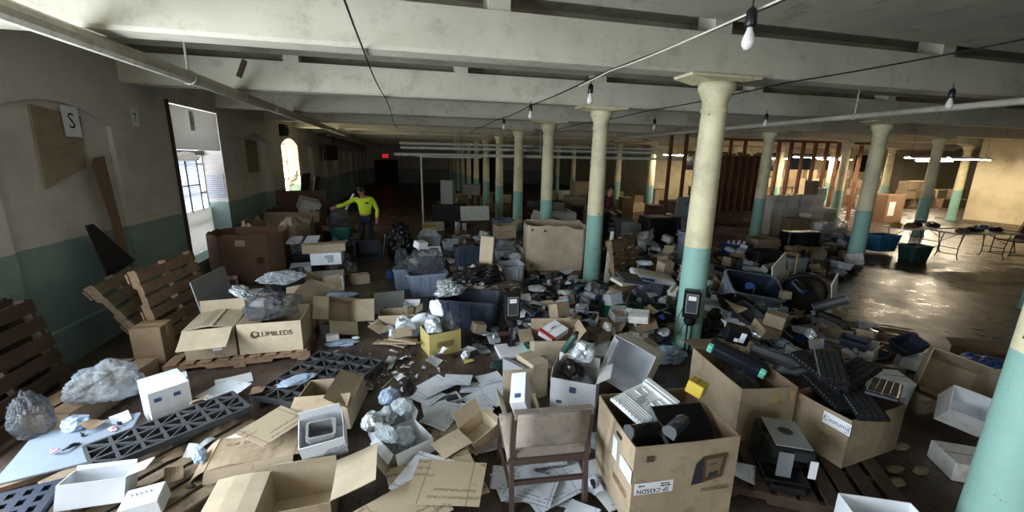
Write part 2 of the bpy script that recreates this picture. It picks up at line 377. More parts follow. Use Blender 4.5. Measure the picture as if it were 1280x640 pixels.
for i in sorted(OPS):
    a, b = OPS[i]; wi += 1
    if i in (-2, -1, 1, 3):
        o = S('window_%d' % wi, MB().box((XW-TH+.02, a, ZS), (XW-TH+.06, b, 3.3 if i == 1 else ZA+RISE)), 'window_glass_warm' if i == 3 else 'window_glass')
        fr = MB()
        for k in range(2 if i == 1 else 4): yy = a+(b-a)*k/(1 if i == 1 else 3); fr.box((XW-TH+.06, yy-.03, ZS), (XW-TH+.11, yy+.03, 3.0))
        for k in range(5): zz = ZS+k*.6; fr.box((XW-TH+.06, a, zz-.025), (XW-TH+.10, b, zz+.025))
        fr.build('window_frame', 'paint_white', o)
        if i == 1: MB().box((XW-TH+.125, 9.635, 1.26), (XW-TH+.155, 9.665, 2.34)).box((XW-TH+.125, 9.18, 1.79), (XW-TH+.155, 10.12, 1.82)).box((XW-TH+.125, 9.16, 1.26), (XW-TH+.155, 9.185, 2.34)).box((XW-TH+.125, 10.115, 1.26), (XW-TH+.155, 10.14, 2.34)).box((XW-TH+.1, 8.6, 2.40), (XW-TH+.17, 10.46, 2.5)).build('glazing_bar', 'dark_grey', o)
    else:   # bricked or boarded up
        mb = MB(); d = .06 if i == 0 else .16; n = 12
        poly = [(a-.02, ZS-.05), (b+.02, ZS-.05)]+[(a+(b-a)*k/n, arch(a+(b-a)*k/n, a, b)+.01) for k in range(n, -1, -1)]
        mb.loft([[(XW-d-.1, y, z) for y, z in poly], [(XW-d, y, z) for y, z in poly]])
        S('window_%d' % wi, mb, 'wall_infill')
S('wall_back', MB().box((-4.6, -7.4, 0), (-2.0, -7.1, 4.2)).box((1.6, -7.4, 0), (44, -7.1, 4.2)).box((-2.0, -7.4, 3.5), (1.6, -7.1, 4.2)), 'wall_paint')
S('wall_far', MB().box((-4.6, 42, 0), (44, 42.3, 4.2)), 'wall_paint')
S('wall_inner', MB().box((15.4, 24.81, 0), (15.68, 41.99, 4.05)), 'right_wall')
S('wall_right', MB().box((XE, -7.2, 0), (XE+.3, 13.25, 4.1)), 'right_wall')
S('wall_end', MB().box((XE+.32, 24.5, 0), (44, 24.8, 4.2)).box((15.4, 24.5, 0), (XE+.32, 24.8, 4.2)), 'right_wall')
S('wall_side', MB().box((43.7, 13.3, 0), (44, 24.4, 4.2)), 'right_wall')
S('baseboard_right', MB().box((XE-.04, -7.1, 0), (XE-.002, 13.25, .14)), 'wood_grey')
# boarded dark windows on the rear wall of the packing bay
for k, x in enumerate((17.6, 20.4, 23.2, 26.0, 29, 32)):
    o = S('window_%d' % (30+k), MB().box((x, 24.38, 1.95), (x+1.9, 24.47, 3.15)), 'window_dark')
# ------------------------------------------------------------------ columns
def column(x, y, label, group=None, first=[None]):
    if first[0] is None:
        t = T('column'); 
        sh = MB(); sh.lathe([(.185, 0), (.185, .03), (.172, .06), (.168, .4), (.158, 1.6), (.143, 2.9), (.138, 3.0), (.152, 3.01), (.152, 3.04), (.14, 3.06), (.142, 3.12), (.165, 3.18), (.195, 3.24), (.205, 3.27), (.205, 3.33)], 28)
        sh.build('shaft', 'column_paint', t, True)
        cp = MB().loft([[(-.2, -.2, 3.33), (.2, -.2, 3.33), (.2, .2, 3.33), (-.2, .2, 3.33)], [(-.46, -.17, 3.375), (.46, -.17, 3.375), (.46, .17, 3.375), (-.46, .17, 3.375)], [(-.48, -.17, 3.40), (.48, -.17, 3.40), (.48, .17, 3.40), (-.48, .17, 3.40)]])
        cp.build('cap_plate', 'column_paint', t)
        first[0] = t; o = t
    else: o = copy_tree(first[0])
    o.location = (x, y, 0); tag(o, label, 'column', group, 'thing'); disc(x, y, .21, 3.4); return o
ORD = 'nearest second third fourth fifth sixth seventh eighth ninth tenth eleventh twelfth thirteenth'.split()
for i in range(-1, 12):
    lb = {-1: 'huge mint and cream iron column cut by the picture edge', 0: 'cream and turquoise iron column with a black time clock on its shaft', 1: 'iron column with a turquoise foot beside the tall torn cardboard bin',
          2: 'iron column rising behind the tall torn cardboard bin', 3: 'slim iron column beside the grey barrel full of scrap'}.get(i) or 'white iron column, %s in the row running back from the time clock column' % ORD[i]
    column(XM, rowY(i), lb)
for i in range(-1, 9):
    lb = {1: 'bare cream and mint iron column on open floor before the folding tables', 2: 'iron column beside the stacked white cartons', 3: 'iron column just beside the time clock column, near the timber partition'}.get(i) or 'iron column, %s in the row of the bare column near the folding tables' % ORD[i+1]
    column(XR, rowY(i), lb)
for i in range(1, 6):
    lb = 'dark iron column at the end of the pale right-hand wall' if i == 2 else 'iron column, %s in the row beside the packing bay' % ORD[i]
    column(XQ, rowY(i), lb)
for i in range(3, 6): column(XE+.15, rowY(i), 'lit cream iron column, %s along the packing bay front' % ORD[i-3])
# ------------------------------------------------------------------ daylight and lamps
def area(name, loc, rot, sx, sy, power, col):
    l = bpy.data.lights.new(name, 'AREA'); l.shape = 'RECTANGLE'; l.size = sx; l.size_y = sy; l.energy = power; l.color = col
    o = bpy.data.objects.new(name, l); COL.objects.link(o); o.location = loc; o.rotation_euler = rot; return o
DAY = (.80, .90, 1.0)
for i, pw in ((-1, 330), (-2, 290)):
    a, b = OPS[i]; area('daylight', (XW-.12, (a+b)/2, 1.75), (0, R(-90), 0), 2.3, 1.8, pw, DAY)
area('daylight_door', (-.2, -7.0, 1.8), (R(90), 0, 0), 3.4, 3.2, 170, (.95, .96, .92))
w = bpy.data.worlds.new('world'); SC.world = w; w.use_nodes = True; w.node_tree.nodes['Background'].inputs[0].default_value = (.7, .85, 1, 1); w.node_tree.nodes['Background'].inputs[1].default_value = .3
SC.view_settings.view_transform = 'Standard'; SC.view_settings.look = 'None'; SC.view_settings.gamma = 1; SC.view_settings.use_curve_mapping = False
SC.view_settings.exposure = 0
SC.cycles.max_bounces = 10; SC.cycles.diffuse_bounces = 7; SC.cycles.transparent_max_bounces = 16; SC.cycles.caustics_reflective = False; SC.cycles.caustics_refractive = False
# ------------------------------------------------------------------ generators
def frame_of(w, d, k):
    return [(Vector((-w/2, -d/2, 0)), Vector((1, 0, 0)), Vector((0, -1, 0)), w), (Vector((w/2, -d/2, 0)), Vector((0, 1, 0)), Vector((1, 0, 0)), d),
            (Vector((w/2, d/2, 0)), Vector((-1, 0, 0)), Vector((0, 1, 0)), w), (Vector((-w/2, d/2, 0)), Vector((0, -1, 0)), Vector((-1, 0, 0)), d)][k]
def face_matrix(w, d, k, a, b, off=.002, h=None, rot=0):
    """matrix whose x runs along side k, y up it and z out of it; 'top' lies on the lid"""
    if k == 'top': M = Matrix.Translation((a-w/2, b-d/2, h+off))
    else:
        O, U, N, L = frame_of(w, d, k); p = O+U*a+N*off+Vector((0, 0, b))
        M = Matrix(((U.x, 0, N.x, p.x), (U.y, 0, N.y, p.y), (U.z, 1, N.z, p.z), (0, 0, 0, 1)))
    return M @ Matrix.Rotation(rot, 4, 'Z')
def patch(parent, M, pw, ph, mt, name='label', t=.0015):
    return MB().box((-pw/2, -ph/2, -t), (pw/2, ph/2, t), M).build(name, mt, parent)
def text(parent, M, s, size, mt='ink', name='lettering'):
    c = bpy.data.curves.new('lettering', 'FONT'); c.body = s; c.size = size; c.extrude = .0006; c.align_x = 'CENTER'; c.align_y = 'CENTER'; c.resolution_u = 2
    o = bpy.data.objects.new('lettering', c); COL.objects.link(o); bpy.context.view_layer.update()
    me = bpy.data.meshes.new_from_object(o.evaluated_get(bpy.context.evaluated_depsgraph_get())); bpy.data.objects.remove(o)
    me.transform(M @ Matrix.Translation((0, 0, .0018))); me.materials.clear(); me.materials.append(MATS[mt])
    q = bpy.data.objects.new(name, me); COL.objects.link(q); q.parent = parent; KIDS.setdefault(parent.name, []).append(q); return q
def scribble(parent, M, pts, r, mt='ink', name='handwriting'):
    return MB().tube([(x, y, .002) for x, y in pts], r, 5, M).build(name, mt, parent)
def ring_walls(poly, h, t, seg=5, top=None, bulge=0., sc=1.):
    """hollow box: outer skin, rim, inner skin, bottom; poly counter-clockwise"""
    mb = MB(); n = len(poly); O, N = [], []
    for k in range(n):
        a, b = Vector(poly[k]), Vector(poly[(k+1) % n]); c = Vector(poly[k-1])
        e = (b-a).normalized(); nn = Vector((e.y, -e.x)); e0 = (a-c).normalized(); n0 = Vector((e0.y, -e0.x)); cn = (nn+n0); cn = cn/max(.3, cn.dot(nn))
        for i in range(seg):
            f = i/seg; O.append(a.lerp(b, f)); N.append((cn if i == 0 else nn, math.sin(f*math.pi)))
    m = len(O)
    def ring(z, ins, bf, s=1.): return [((O[i].x*s+N[i][0].x*(bf*N[i][1]-ins)), (O[i].y*s+N[i][0].y*(bf*N[i][1]-ins)), z if not callable(z) else z(i/m)) for i in range(m)]
    tp = top or (lambda s: h)
    mid = .5*(1+sc)
    mb.loft([ring(0, 0, 0, sc), ring(h*.5, 0, bulge, mid), ring(tp, 0, bulge*.6), ring(tp, t, bulge*.6)], cap=False)
    mb.loft([ring(tp, t, bulge*.6), ring(h*.5, t, bulge, mid), ring(t, t, 0, sc)], mi=1, cap=False)
    b0 = ring(0, 0, 0, sc); mb.add(b0, [tuple(reversed(range(m)))]); b1 = ring(t, t, 0, sc); mb.add(b1, [tuple(range(m))], 1)
    return mb
def rect(w, d): return [(-w/2, -d/2), (w/2, -d/2), (w/2, d/2), (-w/2, d/2)]
def rrect(w, d, r=.04, n=3):
    out = []
    for cx, cy, a0 in ((w/2-r, -d/2+r, -90), (w/2-r, d/2-r, 0), (-w/2+r, d/2-r, 90), (-w/2+r, -d/2+r, 180)):
        for i in range(n+1): a = R(a0+90*i/n); out.append((cx+r*math.cos(a), cy+r*math.sin(a)))
    return out
def flap(parent, w, d, h, k, ang, ln, mt, curl=0., ins=.01, t=.005, skew=0.):
    O, U, N, L = frame_of(w, d, k); a = R(ang); O = O+Vector((0, 0, h))
    def fn(u, v):
        aa = a+curl*v; q = ln*v
        return O+U*(ins+(L-2*ins)*u+skew*q*(u-.5))+N*(math.sin(aa)*q)+Vector((0, 0, math.cos(aa)*q))
    g = MB(); nrm = (N*math.cos(a)-Vector((0, 0, 1))*math.sin(a))
    nu, nv = 4, 3; A = [Vector(fn(i/nu, j/nv)) for j in range(nv+1) for i in range(nu+1)]
    top = MB(); W = nu+1; kk = len(A); B = [p-nrm*t for p in A]
    fs = [(j*W+i, j*W+i+1, (j+1)*W+i+1, (j+1)*W+i) for j in range(nv) for i in range(nu)]
    bd = [i for i in range(W)]+[j*W+nu for j in range(1, nv+1)]+[nv*W+i for i in range(nu-1, -1, -1)]+[j*W for j in range(nv-1, 0, -1)]
    g.add(A+B, fs+[tuple(reversed([kk+i for i in f])) for f in fs]+[(bd[i], kk+bd[i], kk+bd[(i+1) % len(bd)], bd[(i+1) % len(bd)]) for i in range(len(bd))])
    return g.build('flap', mt, parent)
def open_box(label, w, d, h, mt='card', inner=None, flaps=None, bulge=.006, top=None, t=.006, name='open_carton', cat='box', group=None, rot=(0, 0, 0), flapmat=None, curl=.12):
    o = T(name, label, cat, group, rot=rot)
    ring_walls(rect(w, d), h, t, 5, top, bulge).build('body', [mt, inner or mt], o)
    for k, (a, l) in (flaps or {}).items(): flap(o, w, d, h, k, a, l, flapmat or inner or mt, curl*random.uniform(-1, 1), skew=random.uniform(-.1, .05))
    return o
def closed_box(label, w, d, h, mt='card', tape=True, lab=None, name='carton', cat='box', group=None, rot=(0, 0, 0), seam=True):
    o = T(name, label, cat, group, rot=rot)
    b = MB().box((-w/2, -d/2, 0), (w/2, d/2, h), ch=.006)
    b.build('body', mt, o)
    if tape:
        tp = MB().box((-w/2+.002, -.025, h), (w/2-.002, .025, h+.0016)).box((-w/2-.0016, -.025, h*.72), (-w/2, .025, h)).box((w/2, -.025, h*.72), (w/2+.0016, .025, h)); tp.build('tape', 'tape', o)
    elif seam: MB().box((-w/2+.004, -.0025, h), (w/2-.004, .0025, h+.0012)).build('lid_seam', 'ink_brown', o)
    if lab is not None:
        k, a, bb, pw, ph, mm = lab; patch(o, face_matrix(w, d, k, a, bb, h=h), pw, ph, mm)
    return o
def edge(p0, p1, d, z=0.):
    A, B = F(*p0, z), F(*p1, z); e = B-A; w = e.length; e.normalize(); n = Vector((-e.y, e.x, 0)); c = (A+B)/2+n*d/2
    return w, c.x, c.y, math.atan2(e.y, e.x)
def top3(fl, fr, bl, h, rr=True):
    """box whose rim, h above the floor, has its front-left, front-right and back-left corners at these pixels"""
    A, B, C = F(*fl, h), F(*fr, h), F(*bl, h); e = B-A; w = e.length; e.normalize(); n = Vector((-e.y, e.x, 0)); d = (C-A).dot(n); c = (A+B)/2+n*d/2
    return w, d, c.x, c.y, math.atan2(e.y, e.x)
def put(o, x, y, rz=None, zmin=0., lim=None, cap=None, sr=None):
    if rz is not None: o.rotation_euler.z = rz
    if sr is None: sr = .1 if cap is None else .5
    r = drop(o, x, y, zmin, lim, cap=cap, sr=sr)
    if r is None: kill(o)
    return r
def at(o, u, v, z=0., rz=None, zmin=0., lim=None, cap=None):
    p = F(u, v, z); return put(o, p.x, p.y, rz, zmin, lim, z+.10 if cap is None else cap)
def tote(label, w, d, h, mt, name='plastic_tote', cat='tote', group=None, taper=.86, rot=(0, 0, 0), handles=True, ribs=True, inner=None):
    o = T(name, label, cat, group, rot=rot); r = min(w, d)*.14
    P0, P1 = rrect(w*taper, d*taper, r), rrect(w*.97, d*.97, r)
    def z(P, q, s=1.): return [(x*s, y*s, q) for x, y in P]
    i = 1-.012/min(w, d)*2
    mb = MB().loft([z(P0, 0), z(P1, h)], cap=False).loft([z(P1, h, i), z(P0, .008, i)], mi=1, cap=False)
    mb.add(z(P0, 0), [tuple(reversed(range(len(P0))))]); mb.add(z(P0, .008, i), [tuple(range(len(P0)))], 1)
    mb.build('body', [mt, inner or mt], o)
    Rm = rrect(w, d, r)
    MB().loft([z(P1, h-.035), z(Rm, h-.035), z(Rm, h), z(P1, h, i), z(P1, h-.035, i)], cap=False, close=True).build('rim', mt, o)
    if ribs:
        rb = MB()
        for k in (0, 1, 2, 3):
            O, U, N, L = frame_of(w*taper, d*taper, k); O2, U2, N2, L2 = frame_of(w*.97, d*.97, k); n = max(2, int(L/.18))
            for q in range(1, n+1):
                f = q/(n+1); rb.bar(O+U*L*f+N*.003+Vector((0, 0, .02)), O2+U2*L2*f+N2*.003+Vector((0, 0, h-.04)), .014, .012, up=N)
        rb.build('ribs', mt, o)
    if handles:
        for k in (1, 3):
            O, U, N, L = frame_of(w, d, k); c = O+U*L/2+N*.012+Vector((0, 0, h-.045))
            MB().bar(c-U*L*.18, c+U*L*.18, .03, .03).build('handle', mt, o)
    return o
def barrel(label, r, h, mt, group=None, name='rubbish_barrel'):
    o = T(name, label, 'bin', group)
    MB().lathe([(r*.8, 0), (r*.82, .01), (r*.97, h-.04), (r*.94, h-.04), (r*.78, .03), (.001, .03)], 24, cap=False).lathe([(.001, 0), (r*.8, 0)], 24, cap=False).build('body', mt, o, True)
    MB().lathe([(r*.97, h-.07), (r*1.04, h-.065), (r*1.05, h-.01), (r*1.0, h), (r*.95, h-.01), (r*.95, h-.07)], 24, cap=False).build('rim', mt, o, True)
    for s in (-1, 1): MB().tube([(s*r*.98, -.07, h-.10), (s*(r+.05), -.06, h-.08), (s*(r+.05), .06, h-.08), (s*r*.98, .07, h-.10)], .014, 6).build('handle', mt, o)
    return o
def pallet(label, w=1.2, d=1.0, mt='wood', n=7, group=None, rot=(0, 0, 0), name='wooden_pallet', notch=True):
    """deck boards run along y, stringers along x"""
    o = T(name, label, 'pallet', group, rot=rot); bw = w/n*.72
    for j in range(3):
        y = (-d/2+.02, -.02, d/2-.06)[j]; s = MB(); prof = [(-w/2, .018), (-w/2+.2, .018), (-w/2+.22, .05), (-w/2+.40, .05), (-w/2+.42, .018), (w/2-.42, .018), (w/2-.40, .05), (w/2-.22, .05), (w/2-.2, .018), (w/2, .018), (w/2, .105), (-w/2, .105)]
        s.loft([[(x, y, z) for x, z in prof], [(x, y+.04, z) for x, z in prof]]); s.build('stringer', mt, o)
    for i in range(n):
        x = -w/2+w*(i+.5)/n; jx = random.uniform(-.006, .006); MB().box((x-bw/2+jx, -d/2, .105), (x+bw/2+jx, d/2+random.uniform(-.01, .01), .124), ch=.002).build('deck_board', mt, o)
    for i in (0, n//2, n-1):
        x = -w/2+w*(i+.5)/n; MB().box((x-bw/2, -d/2, 0), (x+bw/2, d/2, .018)).build('bottom_board', mt, o)
    return o
def lattice_pallet(label, w, d, mt='black', rot=(0, 0, 0), nx=6, ny=4, h=.13):
    o = T('plastic_pallet', label, 'pallet', rot=rot); k = MB(); b = .022
    for i in range(nx+1):
        x = -w/2+w*i/nx; k.box((x-b/2, -d/2, h-.05), (x+b/2, d/2, h))
    for j in range(ny+1):
        y = -d/2+d*j/ny; k.box((-w/2, y-b/2, h-.0495), (w/2, y+b/2, h+.0005))
    for i in range(nx):
        for j in range(ny):
            a, c = (-w/2+w*i/nx, -d/2+d*j/ny), (-w/2+w*(i+1)/nx, -d/2+d*(j+1)/ny); s = (i+j) % 2
            k.bar((a[0], a[1] if s else c[1], h-.012), (c[0], c[1] if s else a[1], h-.012), .014, .024)
    k.build('lattice_deck', mt, o)
    for i in (0, .5, 1):
        for j in (0, .5, 1):
            x, y = -w/2+.06+(w-.12)*i, -d/2+.06+(d-.12)*j; MB().box((x-.06, y-.06, 0), (x+.06, y+.06, h-.05), ch=.01).build('foot', mt, o)
    return o
def crumple(name, mt, sx, sy, sz, seed=0, sub=3, amp=.35, freq=1.5, fold=.3, smooth=None):
    """crushed film: a lump broken up by sharp creases"""
    import bmesh
    bm = bmesh.new(); bmesh.ops.create_icosphere(bm, subdivisions=sub, radius=1); off = Vector((seed*7.3, seed*3.1, seed*1.7))
    for v in bm.verts:
        p = v.co.copy(); n1 = noise.noise(p*freq+off); w = p+Vector((noise.noise(p*2+off), noise.noise(p*2-off), n1))*.35
        c = sum(abs(noise.noise(w*(2.2*2**k)+off*(k+1)))*.75**k for k in range(4 if sub > 3 else 3)); r_ = 1+amp*n1+fold*(.75-c)*1.1
        q = p*r_; q.z = max(q.z, -.55); v.co = Vector((q.x*sx, q.y*sy, q.z*sz))
    me = bpy.data.meshes.new(name); bm.to_mesh(me); bm.free(); me.materials.append(MATS[mt]); sm_ = (sub > 4) if smooth is None else smooth; me.polygons.foreach_set('use_smooth', [sm_]*len(me.polygons))
    o = bpy.data.objects.new(name, me); COL.objects.link(o); return o
def bag(label, mt, sx, sy, sz, seed, cat='bag', name='plastic_bag', sub=4, group=None, **k):
    return tag(crumple(name, mt, sx, sy, sz, seed, sub, **({'fold': .16, 'amp': .25, **k} if mt in ('bubble', 'foam') else k)), label, cat, group)
def sheet(label, w, d, mt='paper', curl=.01, seed=0, name='paper_sheet', cat='paper', group=None, t=.0012, fold=None, rot=(0, 0, 0), nu=7):
    def fn(u, v):
        z = curl*(math.sin(u*3+seed)*math.cos(v*2.3+seed*1.7)+.6*abs(v-.5)*math.sin(seed*5+u*2))+curl*1.2
        if fold: z += max(0, u-fold[0])*w*fold[1]
        return ((u-.5)*w, (v-.5)*d, z)
    o = MB().grid(nu, nu, fn, t=t).build(name, mt, None); o.rotation_euler = rot; return tag(o, label, cat, group)
def cartridge(label, L=.36, W=.13, H=.10, mt='black', group=None, rot=(0, 0, 0), accent='dark_grey', name='toner_cartridge'):
    o = T(name, label, 'toner cartridge', group, rot=rot)
    pr = [(-W/2, 0), (W*.3, 0), (W/2, H*.3), (W/2, H*.55), (W*.15, H), (-W*.3, H), (-W/2, H*.6)]
    MB().loft([[(x, y, z) for y, z in pr] for x in (-L/2, L/2)]).build('body', mt, o)
    for s in (-1, 1): MB().loft([[(s*(L/2+q), y*1.06, z*1.05) for y, z in pr] for q in (.002, .018)]).build('end_cap', accent, o)
    dr = MB(); dr.tube([(-L/2+.01, W*.42, H*.2), (L/2-.01, W*.42, H*.2)], H*.2, 10); dr.build('drum', 'grey_blue', o)
    MB().bar((-L*.15, -W*.05, H*1.12), (L*.15, -W*.05, H*1.12), .02, .012).bar((-L*.14, -W*.05, H*.95), (-L*.14, -W*.05, H*1.15), .014, .014).bar((L*.14, -W*.05, H*.95), (L*.14, -W*.05, H*1.15), .014, .014).build('grip', mt, o)
    return o
def toner_bottle(label, L=.3, r=.045, mt='black', cap='grey', group=None, rot=(0, R(90), 0)):
    o = T('toner_bottle', label, 'bottle', group, rot=rot)
    MB().lathe([(r*.9, 0), (r, .01), (r, L*.86), (r*.8, L*.93), (r*.55, L*.95)], 14).build('body', mt, o, True)
    MB().lathe([(r*.62, L*.95), (r*.62, L*1.04), (r*.5, L*1.06)], 12).build('cap', cap, o); return o
def folding_table(label, w, d, h=.74, group=None, mt='cream'):
    o = T('folding_table', label, 'table', group)
    MB().box((-w/2, -d/2, h-.035), (w/2, d/2, h), ch=.01).build('table_top', mt, o)
    for s in (-1, 1):
        x = s*(w/2-.25); lg = MB()
        lg.tube([(x, -d/2+.08, h-.04), (x, -d/2+.14, .35), (x, -d/2+.14, .12), (x, -d/2+.1, .0125)], .0125, 8)
        lg.tube([(x, d/2-.08, h-.04), (x, d/2-.14, .35), (x, d/2-.14, .12), (x, d/2-.1, .0125)], .0125, 8)
        lg.tube([(x, -d/2+.14, .30), (x, d/2-.14, .30)], .01, 6); lg.tube([(x, -d/2+.14, .14), (x, d/2-.14, .14)], .01, 6)
        lg.tube([(x, -d/2+.13, .42), (x-s*.35, 0, h-.04)], .008, 6).tube([(x, d/2-.13, .42), (x-s*.35, 0, h-.04)], .008, 6)
        lg.build('leg_frame', 'dark_metal', o)
    return o
# labels for the loose litter, told apart by the landmark they lie next to
MARKS = []
def landmark(name, x, y): MARKS.append((name, x, y))
USED = {}
def litter_label(desc, x, y):
    best = sorted(MARKS, key=lambda m: (m[1]-x)**2+(m[2]-y)**2)[:1]
    n, mx, my = best[0]
    r = math.hypot(x, y) or 1; dep = ((x-mx)*x+(y-my)*y)/r; lat = ((x-mx)*y-(y-my)*x)/r
    rel = ('behind' if dep > 0 else 'in front of') if abs(dep) > abs(lat) else 'beside'
    return '%s %s the %s' % (desc, rel, n)
def litter_tag(o, desc, cat, x, y):
    lb = litter_label(desc, x, y); tag(o, lb, cat); USED.setdefault(lb, []).append(o); return o
def finish_litter():
    for lb, os in USED.items():
        if len(os) > 1:
            for o in os: o['group'] = ('litter: '+lb)[:110]
# ================================================================== big pieces near the camera, on the side of the wall
def LM(name, o): landmark(name, o.location.x, o.location.y); return o
p0, p1 = F(100, 610), F(178, 570); ang = math.atan2(p1.y-p0.y, p1.x-p0.x)
pal = pallet('grey wooden pallet under the collapsed cartons, its boards bare beside the boxes', 1.25, 1.15, 'wood_grey', 8); LM('grey wooden pallet', at(pal, 225, 590, 0, ang-R(90)))
pal2 = pallet('wooden pallet carrying the two joined printed cartons', 1.5, 1.05, 'wood', 9)
w, x, y, rz = edge((213, 466), (384, 446), .9); put(pal2, x, y, rz)
# the two cartons side by side
w, x, y, rz = edge((231, 452), (298, 444), .62, .13)
b1 = open_box('tan carton with its long front flap hanging down beside the lettered carton', w*.96, .60, .36, 'card', 'card_pale', {0: (118, .30), 2: (-4, .16), 3: (-82, .30), 1: (-83, .33)}, curl=.05)
put(b1, x, y, rz); patch(b1, face_matrix(w*.96, .60, 0, w*.60, .13, .007), .09, .085, 'label_white')
LM('hanging flap carton', b1)
w, x, y, rz = edge((300, 444), (379, 437), .62, .13)
b2 = open_box('tan carton printed with a globe and dark lettering, heaped with trays and silver film', w, .60, .38, 'card_pale', 'card', {3: (-100, .22)}, curl=.04)
put(b2, x, y, rz); LM('lettered carton', b2)
M = face_matrix(w, .60, 0, w*.58, .24, .010); text(b2, M, 'LUMILEDS', .085, 'ink_brown')
MB().lathe([(.045, 0), (.045, .002)], 20, face_matrix(w, .6, 0, w*.26, .24, .009)).build('printed_globe', 'ink_brown', b2)
MB().lathe([(.024, 0), (.024, .003)], 16, face_matrix(w, .6, 0, w*.26+.012, .252, .009)).build('printed_globe_highlight', 'card', b2)
c2 = b2.location.copy(); ax = Vector((math.cos(rz), math.sin(rz), 0)); ay = Vector((-ax.y, ax.x, 0))
f1 = bag('grey film wad filling the lettered carton', 'film_dark', .28, .21, .19, 3); put(f1, c2.x-.02, c2.y, rz)
tr = tote('black component tray set askew on the lettered carton', .44, .30, .14, 'black', 'component_tray', 'tray', ribs=False, handles=False); p = c2+ax*.14+ay*.12; tr.rotation_euler = (R(4), R(-6), rz+.3); put(tr, p.x, p.y)
f2 = bag('shiny silver film draped over the front of the lettered carton', 'foil', .10, .26, .05, 5, sub=4); f2.rotation_euler = (0, .3, rz+.5); p = c2-ax*.22-ay*.05; put(f2, p.x, p.y)
f3 = bag('clear film hanging from the black component tray', 'film', .22, .16, .07, 8); p = c2+ax*.18-ay*.1; put(f3, p.x, p.y, rz)
b3 = open_box('open carton tipped on its side above the lettered carton', .42, .34, .30, 'card', 'card_pale', {0: (80, .2), 1: (60, .22), 3: (95, .2)}, rot=(R(62), R(18), rz+.5)); p = c2+ax*.40+ay*.62; put(b3, p.x, p.y, cap=.35)
patch(b3, face_matrix(.42, .34, 1, .17, .15, .008), .08, .06, 'label_white')
b4 = closed_box('flat white carton behind the silver film', .30, .22, .09, 'white_card', rot=(.2, 0, rz-.2)); p = c2-ax*.35+ay*.36; put(b4, p.x, p.y)
b5 = closed_box('narrow standing carton between the wall pallet and the hanging flap', .30, .26, .52, 'card_dark'); at(b5, 212, 455, 0, rz)
# pallets leaning on the wall
pw = pallet('orange wooden pallet standing on edge against the wall', 1.1, 1.15, 'wood', 7); pw.rotation_euler = (0, R(80), R(-4)); lean(pw, -3.10, 6.05, True)
pg = pallet('weathered grey pallet leaning low against the wall', 1.05, 1.0, 'wood_grey', 6); pg.rotation_euler = (0, R(60), R(8)); lean(pg, -3.48, 6.0)
bd = T('grey_board', 'grey fibreboard sheet leaning on the standing orange pallet', 'board', rot=(0, R(80), R(-4))); MB().box((-.36, -.42, -.008), (.36, .42, .008)).build('board_sheet', 'grey_card', bd); lean(bd, -2.66, 6.22); bd.location.z += .135; stamp(bd)
bk_ = T('black_board', 'black torn board propped on the wall below the letter S', 'board'); MB().loft([[(x_+(z_-1.2)*-.06, y_-6.3, z_-1.2) for y_, z_ in ((5.98, 1.57), (6.1, 1.57), (6.66, .97), (6.1, .88))] for x_ in (-.01, .01)]).build('board_sheet', 'black_rough', bk_); bk_.location = (-3.79, 6.3, 1.2)
pl = T('broken_plank', 'torn brown hardboard strip leaning on the wall by the letter S', 'plank')
MB().loft([[(x_+(z_-1.6)*-.03, y_-6.58, z_-1.6) for y_, z_ in ((6.42, 2.26), (6.50, 2.36), (6.69, 2.38), (6.70, 1.8), (6.75, .02), (6.60, .02), (6.52, 1.6))] for x_ in (-.008, .008)]).build('plank_sheet', 'card_dark', pl); pl.location = (-3.88, 6.58, 1.6)
for i in range(2):
    q = pallet(['dark wooden pallet tilted on the wall, hidden behind its twin', 'dark wooden pallet tilted on the wall in front of its twin'][i], 1.05, 1.1, 'wood_dark', 6); q.rotation_euler = (0, R(78), R(1)); lean(q, -3.82+.2*i, 4.30-.06*i)
LM('tilted dark pallets', q)
# long carton, clear bags, white boxes on the lattice
lc = open_box('long tan carton with half open top behind the clear film bags', .42, 1.05, .20, 'card', 'card_dark', {1: (-86, .2), 3: (-84, .2)}); put(lc, -2.95, 4.58, R(-8), cap=.05, sr=.22); LM('long tan carton', lc)
bp = T('particle_board', 'chipped particle board lying under the blue grey sheet', 'board'); MB().box((-.36, -.09, 0), (.36, .09, .045), ch=.004).build('board_core', 'wood', bp); at(bp, 100, 594, .0, R(24))
gp = T('blue_grey_sheet', 'smooth blue grey sheet lying flat beneath the clear film bag', 'board'); MB().box((-.34, -.31, 0), (.34, .31, .018), ch=.003).build('board_sheet', 'panel_blue', gp); at(gp, 97, 568, .05, R(16), cap=.2)
wb = open_box('white printed carton on its side beside the clear film bag', .36, .38, .30, 'white_card', 'grey_card', {}, rot=(R(90), 0, R(-6)), bulge=.002); 
wb.rotation_euler = (R(0), R(90), R(38)); put(wb, *F(186, 526, .02).xy, sr=0); LM('white printed carton', wb)
for (a, b) in ((.06, .06), (.06, .2)): patch(wb, face_matrix(.36, .38, 0, a+.02, b, .004), .035, .05, 'ink_blue', 'printed_mark')
g1 = bag('dark clear bag slumped beside the tilted dark pallets', 'film_dark', .12, .11, .22, 11, sub=5); put(g1, -3.06, 3.94, cap=.1, sr=.2)
g2 = bag('big crumpled clear film bag on the blue grey sheet', 'film', .25, .19, .19, 14, sub=5); put(g2, -2.80, 4.22, cap=.16, sr=.2)
LM('clear film bag', g2)
lp = lattice_pallet('black lattice plastic pallet lying across the bare wooden boards', 1.0, .42, 'dark_grey', (R(-2), 0, R(38)), 7, 3, h=.085); at(lp, 218, 540, .17, cap=.24); LM('lower lattice pallet', lp)
